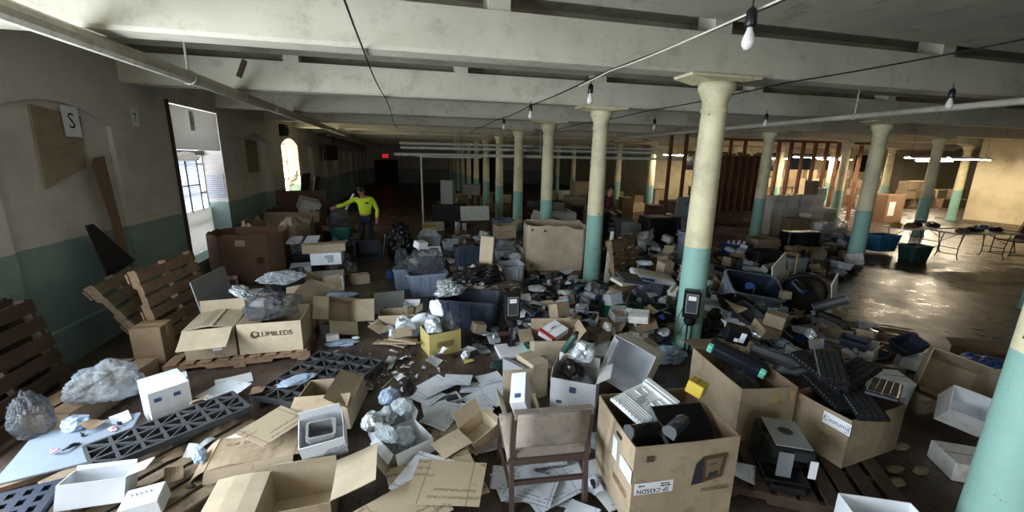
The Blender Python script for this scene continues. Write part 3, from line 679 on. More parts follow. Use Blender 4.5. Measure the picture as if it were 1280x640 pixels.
lp2 = lattice_pallet('black lattice plastic pallet lying flat on open floor', 1.0, .85, 'dark_grey', (0, 0, R(62)), 6, 5); at(lp2, 352, 500); LM('flat lattice pallet', lp2)
# perforated pallet and white boxes at the very front
pp = T('perforated_pallet', 'dark plastic pallet with slotted deck at the front edge', 'pallet', rot=(0, 0, R(14))); k = MB()
for i in range(15): k.box((-.6+.084*i, -.5, .10), (-.6+.084*i+.045, .5, .13))
for j in range(11): k.box((-.6, -.5+.096*j, .1005), (.62, -.5+.096*j+.04, .1295))
k.build('slotted_deck', 'navy', pp)
for sx in (-.5, 0, .5):
    for sy in (-.4, .4): MB().box((sx-.07, sy-.07, 0), (sx+.07, sy+.07, .10)).build('foot', 'navy', pp)
p = F(8, 652, .13); put(pp, p.x-.18, p.y-.42)

wb2 = open_box('small white carton with a black mark on top, open end out', .20, .22, .15, 'white_card', 'white_card', {}, rot=(R(90), 0, R(28)), bulge=.001); at(wb2, 222, 492); patch(wb2, face_matrix(.2, .22, 2, .1, .07, .003), .05, .04, 'ink', 'printed_mark')
st = sheet('white flattened envelope beside the small marked carton', .34, .24, 'white_card', .012, 3); at(st, 250, 468, 0, .4)
mg = sheet('printed magazine lying across the end of the lattice pallet', .30, .36, 'print_white', .015, 5, 'magazine', 'magazine', t=.008); at(mg, 283, 503, .12, -.5)
fb = bag('clear film sleeve lying on the flat lattice pallet', 'film_blue', .17, .08, .025, 17, sub=3); at(fb, 372, 478, .12, .5)
wf = open_box('open white carton with rounded flap at the front edge', .34, .22, .16, 'white_card', 'white_card', {1: (70, .10), 2: (20, .03)}, rot=(R(-14), R(8), R(10)), bulge=.002); at(wf, 112, 640, .1); LM('white carton with rounded flap', wf)
wh = closed_box('closed white carton with handwriting on its lid', .21, .16, .12, 'white_card', tape=False, seam=False, rot=(R(6), R(-4), R(8))); at(wh, 190, 632, .12)
M = face_matrix(.21, .16, 'top', .10, .10, .001, h=.12); scribble(wh, M, [(-.07+.0085*i, .016*math.sin(i*2.1)*(1 if i % 3 else .4)) for i in range(17)], .0016); scribble(wh, M, [(-.06+.008*i, -.03+.008*math.sin(i*2.6)) for i in range(13)], .0012)
# collapsed cartons on the pallet
def flat_carton(label, w, d, mt, rot, parts):
    o = T('collapsed_carton', label, 'box', rot=rot)
    MB().grid(8, 5, lambda u, v: ((u-.5)*w, (v-.5)*d, .03+.02*math.sin(u*6)*math.cos(v*3)), t=.018).build('folded_panel', mt, o)
    for k, a, l in parts: flap(o, w, d, .03, k, a, l, mt, .25, 0)
    return o
fc = flat_carton('flattened tan carton with upside down lettering draped over the pallet', .58, .34, 'card', (R(4), R(-2), R(3)), [(0, 118, .09), (3, 112, .13), (1, 96, .08)]); at(fc, 322, 566, .17); LM('flattened lettered carton', fc)
M = Matrix.Translation((-.01, .03, .062)) @ Matrix.Rotation(R(180), 4, 'Z'); text(fc, M, 'ACCESSORIES  BOX', .045, 'ink_brown')
lo = open_box('tan carton spread open with two broad side flaps at the front edge', .44, .40, .26, 'card', 'card_pale', {1: (74, .30), 3: (80, .32), 2: (-8, .05)}, curl=.2); at(lo, 378, 640, .05, R(2)); LM('spread open carton', lo)
oc = open_box('low open tan carton with folded inner flap', .50, .50, .20, 'card_pale', 'card', {1: (-62, .22), 0: (-75, .16)}, rot=(R(3), R(-4), R(-10))); at(oc, 408, 535, .1); LM('low open tan carton', oc)
w1 = open_box('white printed carton with a grey tray inside, tilted to the viewer', .30, .24, .22, 'print_white', 'white_card', {2: (10, .06)}, rot=(R(24), R(-5), R(8)), bulge=.003); at(w1, 405, 585, .12)
tr2 = tote('grey paper tray nested in the tilted white carton', .20, .15, .12, 'grey', 'paper_tray', 'tray', ribs=False, handles=False, rot=(R(20), 0, R(8))); put(tr2, w1.location.x, w1.location.y+.02)
w2 = open_box('white carton full of bubble wrap with a kraft outer side', .36, .28, .24, 'card_grey', 'white_card', {0: (150, .10), 3: (160, .08)}, rot=(R(8), R(6), R(34)), bulge=.004); at(w2, 452, 588, .05); LM('bubble wrap carton', w2)
for i in range(3):
    q = bag(['large bubble wrap pouch in the kraft sided carton', 'smaller bubble wrap pouch in the kraft sided carton', 'long bubble wrap roll poking out of the kraft sided carton'][i], 'bubble', [.10, .08, .05][i], [.07, .08, .11][i], [.10, .08, .07][i], 30+i); put(q, w2.location.x+[-.05, .06, .0][i], w2.location.y+[0, .03, -.04][i], .4*i)
w3 = open_box('white printed carton full of black parts in foil bags', .34, .28, .20, 'print_white', 'white_card', {1: (20, .08)}, rot=(0, R(3), R(20)), bulge=.003); at(w3, 490, 548); LM('carton of foil bags', w3)
patch(w3, face_matrix(.34, .28, 0, .25, .13, .005), .05, .05, 'ink_blue', 'printed_mark')
for i in range(5):
    q = bag('foil bag of parts heaped in the white printed carton', ['foil', 'bubble', 'film_blue', 'black', 'foil'][i], .075, .09, .07, 40+i, sub=3, group='foil bags in the white printed carton'); put(q, w3.location.x+[-.09, .06, -.02, .08, -.08][i], w3.location.y+[.02, -.04, .07, .06, -.05][i], i)
# ------------------------------------------------------------------ the chair
ch = T('upholstered_chair', 'worn wooden chair with grey brown upholstered back and seat', 'chair')
A, B = F(637, 632), F(726, 622); cw = (B-A).length; rz = math.atan2(B.y-A.y, B.x-A.x); hw = cw/2
for s in (-1, 1):
    MB().loft([[(s*hw-.016, -.02+dy, z), (s*hw+.016, -.02+dy, z), (s*hw+.016, .022+dy, z), (s*hw-.016, .022+dy, z)] for z, dy in ((0, -.03), (.42, .01), (.62, -.02), (.80, -.06))]).build('rear_leg', 'chair_wood', ch)
    MB().loft([[(s*hw*1.1-.016, .44+dy, z), (s*hw*1.1+.016, .44+dy, z), (s*hw*1.1+.016, .475+dy, z), (s*hw*1.1-.016, .475+dy, z)] for z, dy in ((0, .03), (.42, 0))]).build('front_leg', 'chair_wood', ch)
    MB().bar((s*hw*1.05, .0, .40), (s*hw*1.1, .45, .40), .022, .05).build('side_rail', 'chair_wood', ch)
    MB().bar((s*hw*1.05, .0, .20), (s*hw*1.1, .45, .20), .02, .03).build('side_stretcher', 'chair_wood', ch)
MB().bar((-hw, -.01, .23), (hw, -.01, .23), .02, .035).build('rear_stretcher', 'chair_wood', ch)
MB().bar((-hw, .0, .395), (hw, .0, .395), .022, .05).build('rear_rail', 'chair_wood', ch)
se = MB(); n = 10
se.grid(n, n, lambda u, v: ((u-.5)*cw*1.12, .0+v*.47, .455+.035*(1-abs(2*u-1)**4)*(1-abs(2*v-1)**4)+.006*math.sin(u*9)*math.cos(v*7)), t=.055); se.build('seat', 'upholstery', ch, True)
bk = MB()
bk.loft([[(sx*(hw-.02), y0-.0+by, z) for sx, y0 in ((-1, -.035-q), (-.5, -.043-q), (.5, -.043-q), (1, -.035-q), (1, .0), (.5, .014), (-.5, .014), (-1, .0))] for z, by, q in ((.53, -.0, .0), (.55, -.0, .012), (.65, -.02, .012), (.74, -.04, .012), (.80, -.055, .006), (.815, -.058, -.005))])
bk.build('backrest', 'upholstery', ch, True)
MB().bar((-hw, -.062, .80), (hw, -.062, .80), .05, .045).build('top_roll', 'upholstery', ch)
c = (A+B)/2; ch.rotation_euler.z = rz; ch.location = (c.x, c.y-.04, .003); LM('upholstered chair', ch)
for s in (-1, 1):
    for b_, q_ in ((-.03, 1), (.485, 1.1)): disc(ch.location.x+math.cos(rz)*s*hw*q_-math.sin(rz)*b_, ch.location.y+math.sin(rz)*s*hw*q_+math.cos(rz)*b_, .04, .4)

# ================================================================== flattened cartons and papers on the floor
fs = [('print_card', 470, 612, .62, .50, .2), ('print_card', 545, 560, .60, .46, -.4), ('print_card', 600, 630, .56, .5, .35), ('card_grey', 505, 545, .45, .4, .8), ('print_card', 655, 600, .5, .4, -.2), ('print_white', 520, 610, .4, .35, 1.0), ('card_grey', 440, 640, .5, .4, .1)]
fs += [('print_card', 480, 640, .5, .4, .5), ('print_card', 520, 575, .5, .4, 1.2), ('card_grey', 585, 600, .5, .45, .3), ('print_card', 430, 560, .4, .35, .9), ('print_card', 560, 640, .5, .4, -.3)]
fs_more = ['along the front edge by the kraft carton', 'behind the small open kraft carton', 'beside the foot of the open tan carton', 'between the two open white cartons', 'at the front edge before the chair']
for i, (mt, u, v, a, b, r_) in enumerate(fs):
    q = sheet('flattened %s sheet on the floor %s' % ('white printed' if mt == 'print_white' else 'grey brown' if mt == 'card_grey' else 'tan printed', ['before the bubble wrap carton', 'between the foil bag carton and the chair', 'under the open carton by the chair', 'behind the foil bag carton', 'under the upholstered chair', 'beside the small open kraft carton', 'at the front edge by the spread open carton', *fs_more][i]), a, b, mt, .006, i, 'flattened_carton', 'flattened carton', t=.004); at(q, u, v, 0, r_)
pls = [(560, 500, .3), (590, 485, -.2), (545, 515, .1), (605, 500, .5), (580, 520, -.4), (535, 500, .8), (620, 488, .2), (600, 515, 0.9),
       (655, 590, .2), (680, 615, -.5), (705, 595, .4), (645, 620, .1), (720, 625, -.2), (665, 570, .7), (690, 580, -.1), (735, 612, .6), (700, 630, .3), (625, 605, -.3), (760, 632, .2), (650, 638, -.6), (540, 490, .6), (572, 482, -.3), (612, 478, .2), (555, 525, .9), (590, 525, -.5), (628, 500, .4), (640, 600, .7), (668, 632, -.3), (710, 580, .1), (730, 590, -.4), (690, 605, .8), (625, 590, .2)]
for i, (u, v, r_) in enumerate(pls):
    first = i < 8 or 20 <= i < 26
    q = sheet('white printed sheet in the paper spread %s' % ('behind the open carton with the slim white box' if first else 'around and under the upholstered chair'), random.uniform(.24, .42), random.uniform(.2, .3), 'paper', random.uniform(.004, .012), i*1.3, group='paper spread behind the open carton' if first else 'papers round the chair'); at(q, u, v, 0, r_, cap=.06)
ph = T('black_remote', 'small dark plastic casing on the paper spread', 'casing'); MB().box((-.06, -.035, 0), (.06, .035, .03), ch=.006).build('casing_shell', 'navy', ph); MB().box((-.03, -.02, .03), (.03, .02, .032)).build('keypad', 'dark_grey', ph); at(ph, 565, 505, .0, .2)
kb = open_box('small open kraft carton with one big flap folded out', .26, .22, .14, 'card', 'card_pale', {3: (72, .26), 2: (20, .14), 1: (100, .05)}, rot=(R(4), R(-14), R(28))); at(kb, 548, 612); LM('small open kraft carton', kb)
stamp(ch)
ob = open_box('open tan carton with a tall back flap and a slim white box in it', .30, .34, .26, 'card', 'card_pale', {2: (-2, .24), 3: (35, .10)}, rot=(0, 0, R(-4))); at(ob, 606, 572, cap=.16); LM('slim white box carton', ob)
sw = closed_box('slim white printed box leaning out of the open tan carton', .13, .30, .20, 'white_card', tape=False, seam=False, rot=(R(22), R(-12), R(-22))); put(sw, ob.location.x+.0, ob.location.y-.05, sr=.03)
patch(sw, face_matrix(.13, .30, 'top', .065, .06, .001, h=.2), .05, .04, 'ink_blue', 'printed_mark')
cb1 = closed_box('closed low tan carton behind the upholstered chair', .30, .20, .10, 'card_pale', rot=(0, 0, R(-22))); at(cb1, 650, 515); 
rd = T('red_booklet', 'red booklet on the papers under the chair', 'booklet'); MB().box((-.1, -.07, 0), (.1, .07, .012)).build('booklet_cover', 'red', rd); at(rd, 660, 578, .02, .1)
def dashes(parent, M, w_, n, mt='ink'):
    m_ = MB(); rr = random.Random(n+int(w_*100))
    for i in range(n):
        x_ = -w_/2
        while x_ < w_/2-.01:
            l_ = rr.uniform(.008, .03); m_.box((x_, -i*.016-.004, 0), (min(x_+l_, w_/2), -i*.016+.004, .0025)); x_ += l_+.006
    return m_.build('faded_print', mt, parent) if False else _bd(m_, parent, mt, M)
def _bd(m_, parent, mt, M):
    m_.v = [M @ p for p in m_.v]; return m_.build('faded_print', mt, parent)
# ================================================================== cartons to the right of the chair
h = .62; w, d, x, y, rz = top3((793, 573), (924, 558), (748, 505), h)
hp = open_box('big tan printer carton with upside down product label, heaped with black parts', w, d, h, 'card', 'card_dark', {}, bulge=.012, t=.008); put(hp, x, y, rz); LM('big printer carton', hp)
ax = Vector((math.cos(rz), math.sin(rz), 0)); ay = Vector((-ax.y, ax.x, 0)); hc = Vector((x, y, 0))
M = face_matrix(w, d, 0, w*.20, h-.30, .012); hl = patch(hp, M, w*.36, .085, 'label_white')
text(hl, face_matrix(w, d, 0, w*.19, h-.318, .013, rot=R(180)), 'SP C435DN', .045, 'ink')
dashes(hl, face_matrix(w, d, 0, w*.31, h-.274, .013), .07, 2); dashes(hl, face_matrix(w, d, 0, w*.08, h-.278, .013), .04, 1)
patch(hp, face_matrix(w, d, 0, w*.14, h-.085, .012), .05, .04, 'ink_brown', 'printed_mark')
pm = face_matrix(w, d, 0, w*.72, h-.20, .010)      # printed drawing of a printer, upside down
def poly(parent, M, pts, mt, name, z=.0025): return MB().add([(px_, py_, z) for px_, py_ in pts], [tuple(range(len(pts)))], 0, M).build(name, mt, parent)
poly(hp, pm, [(-.12, -.12), (-.04, -.11), (-.05, .09), (-.10, .04)], 'ink', 'printed_drawing'); poly(hp, pm, [(-.04, -.11), (.10, -.08), (.12, .10), (-.05, .09)], 'ink_brown', 'printed_drawing', .0022)
poly(hp, pm, [(-.02, -.07), (.075, -.055), (.09, .07), (-.03, .06)], 'card_dark', 'printed_drawing', .003); poly(hp, pm, [(-.01, -.075), (.06, -.06), (.07, -.025), (-.0, -.04)], 'ink', 'printed_drawing', .0036); poly(hp, pm, [(.0, .02), (.05, .026), (.05, .034), (.0, .028)], 'ink', 'printed_drawing', .0036)
dashes(hp, face_matrix(w, d, 0, w*.80, h-.36, .010), .2, 2, 'card_red')
L = frame_of(w, d, 3)[3]
patch(hp, face_matrix(w, d, 3, L*.86, h-.22, .010), .17, .10, 'label_print'); patch(hp, face_matrix(w, d, 3, L*.58, h-.19, .012), .07, .16, 'label_white')
dashes(hp, face_matrix(w, d, 3, L*.75, h-.38, .012), .2, 3, 'card_red')
MB().box((-.035, -.012, -.002), (.035, .012, .003), face_matrix(w, d, 3, L*.66, h-.06, .013)).build('hand_hole', 'ink', hp)
fill = bag('black film wad stuffed inside the big printer carton', 'bag_black', w*.32, d*.32, .20, 51, amp=.12); put(fill, x, y, rz)
mo = T('flat_monitor', 'black flat screen panel leaning in the far corner of the big printer carton', 'monitor'); MB().box((-.21, -.012, 0), (.21, .018, .30), ch=.006).build('monitor_casing', 'black', mo); MB().box((-.195, -.014, .018), (.195, -.0118, .285)).build('screen', 'screen_dark', mo); MB().box((-.212, -.016, -.002), (-.204, .02, .302)).build('silver_edge', 'metal', mo)
mo.rotation_euler = (R(-62), R(4), rz+.10); p = hc+ax*w*.17-ay*(d*.5-.09); mo.location = (p.x, p.y, .585); stamp(mo)
# white moulded tray on top
mt_ = T('moulded_tray', 'white moulded plastic cover with raised ribs on the heap of the big printer carton', 'cover'); W_, D_ = .40, .30
MB().box((-W_/2, -D_/2, 0), (W_/2, D_/2, .025), ch=.008).build('tray_shell', 'white', mt_)
rb = MB()
for i in range(9): rb.box((-W_/2+.012, -D_/2+.02+i*.029, .025), (-W_/2+.045, -D_/2+.04+i*.029, .034))
for q in range(4): rb.box((-W_/2+.06+.022*q, -D_/2+.02, .025), (-W_/2+.068+.022*q, D_/2-.02, .031))
for sx, sy in ((.03, .05), (.03, -.10), (.10, .04), (.10, -.11)):
    rb.box((sx, sy, .025), (sx+.006, sy+.07, .031)).box((sx, sy, .025), (sx+.055, sy+.006, .031)).box((sx, sy+.064, .025), (sx+.055, sy+.07, .031))
rb.box((W_/2-.05, -D_/2+.01, .025), (W_/2-.035, D_/2-.01, .045)).box((W_/2-.02, -D_/2+.005, .02), (W_/2+.02, D_/2-.005, .05))
rb.build('raised_ribs', 'white', mt_)
sl = MB()
for q in range(7): sl.box((-.02+random.uniform(-.06, .08), -.03+.012*q, .0252), (.0+random.uniform(0, .08), -.026+.012*q, .0262))
sl.build('slots', 'dark_grey', mt_)
p = F(803, 506, .68); mt_.rotation_euler = (R(12), R(-3), R(20)); mt_.location = (p.x, p.y-.01, .69); stamp(mt_)
for i in range(20):
    q = (cartridge if i % 3 else toner_bottle)('black toner unit heaped in the big printer carton', *( (random.uniform(.22, .32), .09, .075) if i % 3 else (.22, .035)), mt=random.choice(['black', 'dark_grey', 'black', 'navy', 'purple']), group='black toner units in the big printer carton')
    q.rotation_euler = (random.uniform(-.5, .5), R(90) if i % 3 == 0 else random.uniform(-.5, .5), random.uniform(0, 6)); p = hc+ax*random.uniform(-.18, .18)*w/.6+ay*random.uniform(-.16, .16)*d/.6; put(q, p.x, p.y, None, 0, h-.03, sr=.06)
for i, (dx, dy, r_) in enumerate(((-.20, -.16, .3), (-.10, -.20, 1.2), (-.02, -.14, .7), (-.16, -.08, 2.0), (.03, -.05, 1.0), (.20, .12, .5), (.12, .16, 1.6))):
    q = cartridge('black toner unit heaped in the big printer carton', .24, .085, .07, ['black', 'dark_grey', 'navy', 'black', 'purple', 'black', 'dark_grey'][i], 'black toner units in the big printer carton', (.25*(-1)**i, .2, r_+rz)); p = hc+ax*dx+ay*dy; put(q, p.x, p.y, None, h-.16, h+.06, sr=.05)
yb = closed_box('yellow box wedged behind the white moulded cover', .13, .12, .10, 'yellow', tape=False, rot=(.2, .1, .6)); p = F(868, 492, .7); put(yb, p.x, p.y, sr=0)
# cartons behind the chair
h = .42; w, d, x, y, rz = top3((672, 424), (727, 423), (690, 402), .48)
kc = open_box('tan carton with open flaps standing behind the white carton of cartridges', w*1.05, .38, .40, 'card_pale', 'card', {2: (20, .12), 1: (30, .14), 3: (95, .16)}); put(kc, x, y+.05, rz); LM('tan carton with open flaps', kc); kcw = w
wl_ = closed_box('white and red parts box lying in the open tan carton', .30, .22, .08, 'white_card', tape=False, rot=(R(14), R(-10), R(30))); put(wl_, x+.02, y+.12); MB().box((-.15, -.111, .0), (-.10, .111, .0815)).build('red_end', 'red', wl_); text(wl_, face_matrix(.3, .22, 'top', .17, .13, .001, h=.08), 'SUPPLY', .03, 'ink')
h = .45; w, d, x, y, rz = top3((692, 458), (758, 490), (722, 447), .42)
wc = open_box('white printed carton holding foil bags and a dark bottle', .44, .34, .36, 'white_card', 'white_card_dirty', {2: (25, .10), 3: (-5, .12), 1: (50, .15)}, bulge=.012); p = F(718, 510, .05); put(wc, p.x+.05, p.y+.12, R(-32)); LM('foil bag white carton', wc)
patch(wc, face_matrix(.44, .34, 0, .22, .27, .014), .06, .06, 'ink_blue', 'printed_mark'); patch(wc, face_matrix(.44, .34, 0, .09, .12, .012), .05, .03, 'ink_blue', 'printed_mark')
for i in range(5):
    q = bag('foil bag heaped in the white printed carton behind the chair', ['film_dark', 'foil', 'bag_black', 'bubble', 'foil'][i], .11, .10, .10, 60+i, group='foil bags in the carton behind the chair', sub=3); put(q, wc.location.x+random.uniform(-.1, .1), wc.location.y+random.uniform(-.08, .08), i)
bt = toner_bottle('dark green bottle standing up from the white printed carton', .26, .035, 'dark_green', 'black', rot=(R(20), R(22), 0)); put(bt, wc.location.x-.03, wc.location.y+.06)
cn = closed_box('kraft carton with a white label between the chair and the white printed carton', .20, .30, .40, 'card_pale', tape=False); at(cn, 690, 505, 0, R(20)); patch(cn, face_matrix(.2, .3, 3, .15, .24, .003), .08, .16, 'label_white')
gm = T('grey_monitor', 'grey plastic monitor back lying beside the kraft carton', 'monitor'); MB().loft([[(-.18*s, -.02+yy, .02), (.18*s, -.02+yy, .02), (.18*s, -.02+yy, .30*s+.02), (-.18*s, -.02+yy, .30*s+.02)] for s, yy in ((1, 0), (1, .05), (.7, .10))]).build('monitor_shell', 'grey', gm); at(gm, 662, 490, 0, R(120))
wt = open_box('large white stained carton tipped open toward the chair', .46, .42, .40, 'white_card_dirty', 'white_card', {0: (12, .10), 3: (-30, .14)}, rot=(R(74), R(14), R(-52)), bulge=.008, curl=.3); p = F(800, 466, .2); put(wt, p.x+.02, p.y+.15, None, .02, cap=.2); patch(wt, face_matrix(.46, .42, 0, .33, .34, .01), .06, .07, 'ink_blue', 'printed_mark'); LM('large tipped white carton', wt)
tb = tote('shallow cream tray with rusty stained bottom behind the moulded cover', .34, .26, .12, 'cream', 'shallow_tray', 'tray', rot=(R(-20), R(16), R(18)), ribs=False, handles=False, inner='card_red'); p = F(826, 470, .45); put(tb, p.x, p.y); 
wp = bag('white crumpled foam wrap beside the large tipped white carton', 'foam', .22, .14, .12, 66); at(wp, 757, 425, .2)
# big cartons on the pallet
rp = pallet('dark wooden pallet under the black coffee machine and tall cartons', 1.35, .86, 'wood_dark', 9); put(rp, 2.78, 2.36, R(-30), cap=.03); LM('dark wooden pallet', rp)
h = .62; w, d, x, y, rz = top3((932, 490), (1003, 487), (868, 432), h)
rb1 = open_box('wide brown carton with a toner drum unit across its rim', w, d*.9, h-.13, 'card', 'card_dark', {2: (96, .28)}, bulge=.012, t=.008); put(rb1, x, y, rz, .0); LM('wide brown carton', rb1); rbz = rz; rbc = rb1.location.copy(); rbw, rbd = w, d*.9
patch(rb1, face_matrix(w, d*.9, 0, w*.58, h-.22, .012), .08, .07, 'tape', 'tape_patch'); patch(rb1, face_matrix(w, d*.9, 0, w*.9, h-.2, .012), .05, .10, 'tape', 'tape_patch')
h = .55; w, d, x, y, rz = top3((1063, 529), (1132, 508), (1003, 488), h)
rb2 = open_box('tan carton with a handwritten white label, full of black keyboards', w, d, h-.13, 'card', 'card_dark', {}, bulge=.012, t=.008); put(rb2, x, y, rz, .0); LM('handwritten label carton', rb2)
L = d; M = face_matrix(w, d, 3, L*.80, h-.13-.075, .014); hl = patch(rb2, M, .20, .10, 'label_white'); text(hl, M, 'Costumz', .05, 'ink_blue', 'handwriting'); scribble(hl, M, [(-.085, .035), (-.095, -.02), (-.07, -.03)], .002, 'ink_blue'); scribble(hl, M, [(.07, .03), (.092, .02), (.088, -.03), (.06, -.035)], .002, 'ink_blue')
MB().tube([(-.035, -.03, .002), (.035, -.03, .002), (.035, .03, .002), (-.035, .03, .002), (-.035, -.03, .002)], .002, 4, face_matrix(w, d, 3, L*.66, .17, .013)).build('printed_outline', 'ink_brown', rb2)
def keyboardish(label, L=.55, W=.2, group=None):
    o = T('black_keyboard', label, 'keyboard', group); MB().box((-L/2, -W/2, 0), (L/2, W/2, .03), ch=.006).build('key_base', 'black', o)
    k = MB()
    for r_ in range(4):
        for c_ in range(16): k.box((-L/2+.02+c_*(L-.04)/16, -W/2+.02+r_*.042, .03), (-L/2+.014+(c_+1)*(L-.04)/16, -W/2+.055+r_*.042, .04))
    k.build('keys', 'black_rough', o)
    s = MB()
    for c_ in range(14): s.lathe([(.005, .03), (.005, .043)], 6, Matrix.Translation((-L/2+.05+c_*L/15, W/2-.012, 0)))
    s.build('bright_studs', 'metal', o); return o
fill = bag('black film wad filling the carton with the handwritten label', 'bag_black', w*.36, d*.36, .24, 71, amp=.15); put(fill, x, y, rz)
for i in range(6):
    q = keyboardish('black rack unit with bright studs heaped in the labelled carton', .5, .2, 'black rack units in the labelled carton'); a_ = rz+[1.2, .9, .4, 1.5, .1, .7][i]; q.rotation_euler = (random.uniform(-.2, .2), random.uniform(-.25, .15), a_); p = Vector((x, y, 0))+Vector((math.cos(rz), math.sin(rz), 0))*[-.12, -.05, .12, .0, .1, -.1][i]+Vector((-math.sin(rz), math.cos(rz), 0))*[.05, -.1, -.05, .15, .1, .12][i]; put(q, p.x, p.y)
# contents of the wide brown carton
fl_ = bag('dark film wad inside the wide brown carton', 'film_dark', rbw*.36, rbd*.36, .26, 73, amp=.15); put(fl_, rbc.x, rbc.y, rbz)
dr = T('drum_unit', 'long black finned drum unit with mint end clips across the wide brown carton', 'drum unit'); MB().box((-.25, -.07, 0), (.25, .07, .10), ch=.015).build('drum_casing', 'black', dr)
fn_ = MB()
for i in range(22): fn_.box((-.22+i*.02, -.076, .012), (-.212+i*.02, .0, .106))
fn_.build('fins', 'navy', dr)
for s in (-1, 1): MB().box((s*.23-.025, -.085, .03), (s*.23+.025, -.03, .115), ch=.008).build('end_clip', 'mint', dr)
p = F(925, 455, .6); dr.rotation_euler = (R(25), R(14), R(-52)); put(dr, p.x, p.y)
cq = closed_box('black and white retail box standing behind the finned drum unit', .22, .14, .16, 'black', tape=False, rot=(.15, .2, -.5)); at(cq, 915, 440, .5); patch(cq, face_matrix(.22, .14, 0, .15, .09, .003), .05, .11, 'label_white'); patch(cq, face_matrix(.22, .14, 0, .10, .05, .003), .04, .04, 'label_white')
lb_ = cartridge('grey toner cartridge behind the finned drum unit', .34, .12, .1, 'dark_grey', rot=(.2, .2, -.7)); p = F(950, 448, .6); put(lb_, p.x, p.y)
# coffee machine
cm = T('coffee_machine', 'black boxy machine with a silver top plate on the dark wooden pallet', 'machine'); MB().box((-.15, -.2, 0), (.15, .2, .05), ch=.01).box((-.15, -.02, .05), (.15, .2, .30), ch=.01).box((-.15, -.2, .22), (.15, -.021, .33), ch=.02).build('machine_casing', 'black', cm)
MB().box((-.12, -.19, .331), (.12, .16, .338), ch=.003).build('top_plate', 'grey', cm); MB().lathe([(.045, .338), (.05, .341), (.042, .345), (.04, .341)], 20).build('ring_dial', 'dark_grey', cm); MB().box((-.1, -.215, .10), (.0, -.2, .30), ch=.005).build('front_plate', 'metal', cm); patch(cm, Matrix.Translation((.13, -.205, .19)) @ Matrix.Rotation(R(90), 4, 'X'), .05, .14, 'label_white'); MB().box((-.13, -.26, .0), (.10, -.205, .05), ch=.01).build('drip_tray', 'black', cm)
at(cm, 972, 588, .12, R(-28)); LM('black machine', cm)
wo = open_box('open white carton at the front edge below the dark pallet', .42, .34, .30, 'white_card', 'white_card', {}, bulge=.003, rot=(0, 0, R(-24))); p = F(1078, 648, .2); put(wo, p.x+.05, p.y-.12); LM('white carton below the pallet', wo)
sf = sheet('crumpled white printed leaflet beside the big printer carton', .2, .16, 'paper', .02, 4); at(sf, 928, 592, .12, .8)
for i, (u, v) in enumerate([(1125, 560), (1150, 590), (1108, 586), (1120, 605)]):
    q = bag('pale crumpled scrap on the dark floor beyond the labelled carton', 'card_grey', .07, .04, .025, 80+i, 'scrap', 'crumpled_scrap', 2, 'pale scraps on the dark floor'); at(q, u, v)
# right hand cartons
k1 = open_box('orange brown carton lying open on the edge of the dark floor', .42, .42, .40, 'card', 'card', {0: (28, .2), 1: (10, .2)}, rot=(R(58), R(10), R(-58))); at(k1, 1172, 500); LM('orange brown open carton', k1)
k2 = closed_box('white carton standing between the labelled carton and the orange brown carton', .26, .24, .34, 'white_card', tape=False, rot=(.1, .06, -.3)); at(k2, 1128, 515, 0); patch(k2, face_matrix(.26, .24, 0, .13, .12, .003), .16, .1, 'grey_card', 'shaded_print')
k3 = open_box('grey white carton open toward the huge column', .30, .26, .26, 'white_card_dirty', 'white_card', {0: (20, .08)}, rot=(R(40), R(12), R(-50))); at(k3, 1208, 535); LM('grey white carton near the huge column', k3)
k3b = closed_box('low white carton under the grey white open carton', .40, .3, .16, 'white_card_dirty', tape=False); at(k3b, 1215, 565, 0, R(-30))
bb = bag('blue printed plastic bag slumped on the edge of the dark floor', 'blue', .34, .18, .16, 91, sub=4); at(bb, 1215, 470); LM('blue printed bag', bb)
text(bb, Matrix.Translation((-.12, -.16, .05)) @ Matrix.Rotation(R(60), 4, 'X') @ Matrix.Rotation(R(-12), 4, 'Z'), 'ALL', .07, 'label_white')
kk = open_box('brown flattened carton behind the blue printed bag', .6, .3, .08, 'card_red', 'card_dark', {2: (60, .15)}); at(kk, 1252, 462, 0, R(-25))
for i, (u, v, a, b, c, mt, nm) in enumerate([(1062, 428, .50, .16, .14, 'white_card', 'long white carton'), (1048, 408, .55, .16, .14, 'white_card_dirty', 'long grey white carton'), (1045, 445, .50, .14, .16, 'panel_blue', 'long pale blue carton'), (1104, 432, .55, .22, .14, 'card_grey', 'long taped grey carton'), (1115, 420, .5, .2, .12, 'card_dark', 'long brown carton'), (1090, 462, .6, .10, .08, 'grey', 'grey metal rail')]):
    q = closed_box('%s lying along the edge of the open floor' % nm, a, b, c, mt, rot=(0, 0, R(-38)+random.uniform(-.1, .1))); at(q, u, v)
    if i == 0: LM('long white cartons', q)
rdp = bag('red and white plastic pouch on the long white cartons', 'cap_red', .09, .07, .06, 95, sub=3); at(rdp, 1040, 408, .15)
wsm = closed_box('small white box with writing on top near the black rack units', .22, .16, .10, 'white_card', tape=False); at(wsm, 1052, 462, .2, R(-12)); scribble(wsm, face_matrix(.22, .16, 0, .11, .05, .002), [(-.06+.01*i, .012*math.sin(i*2)) for i in range(12)], .0015)
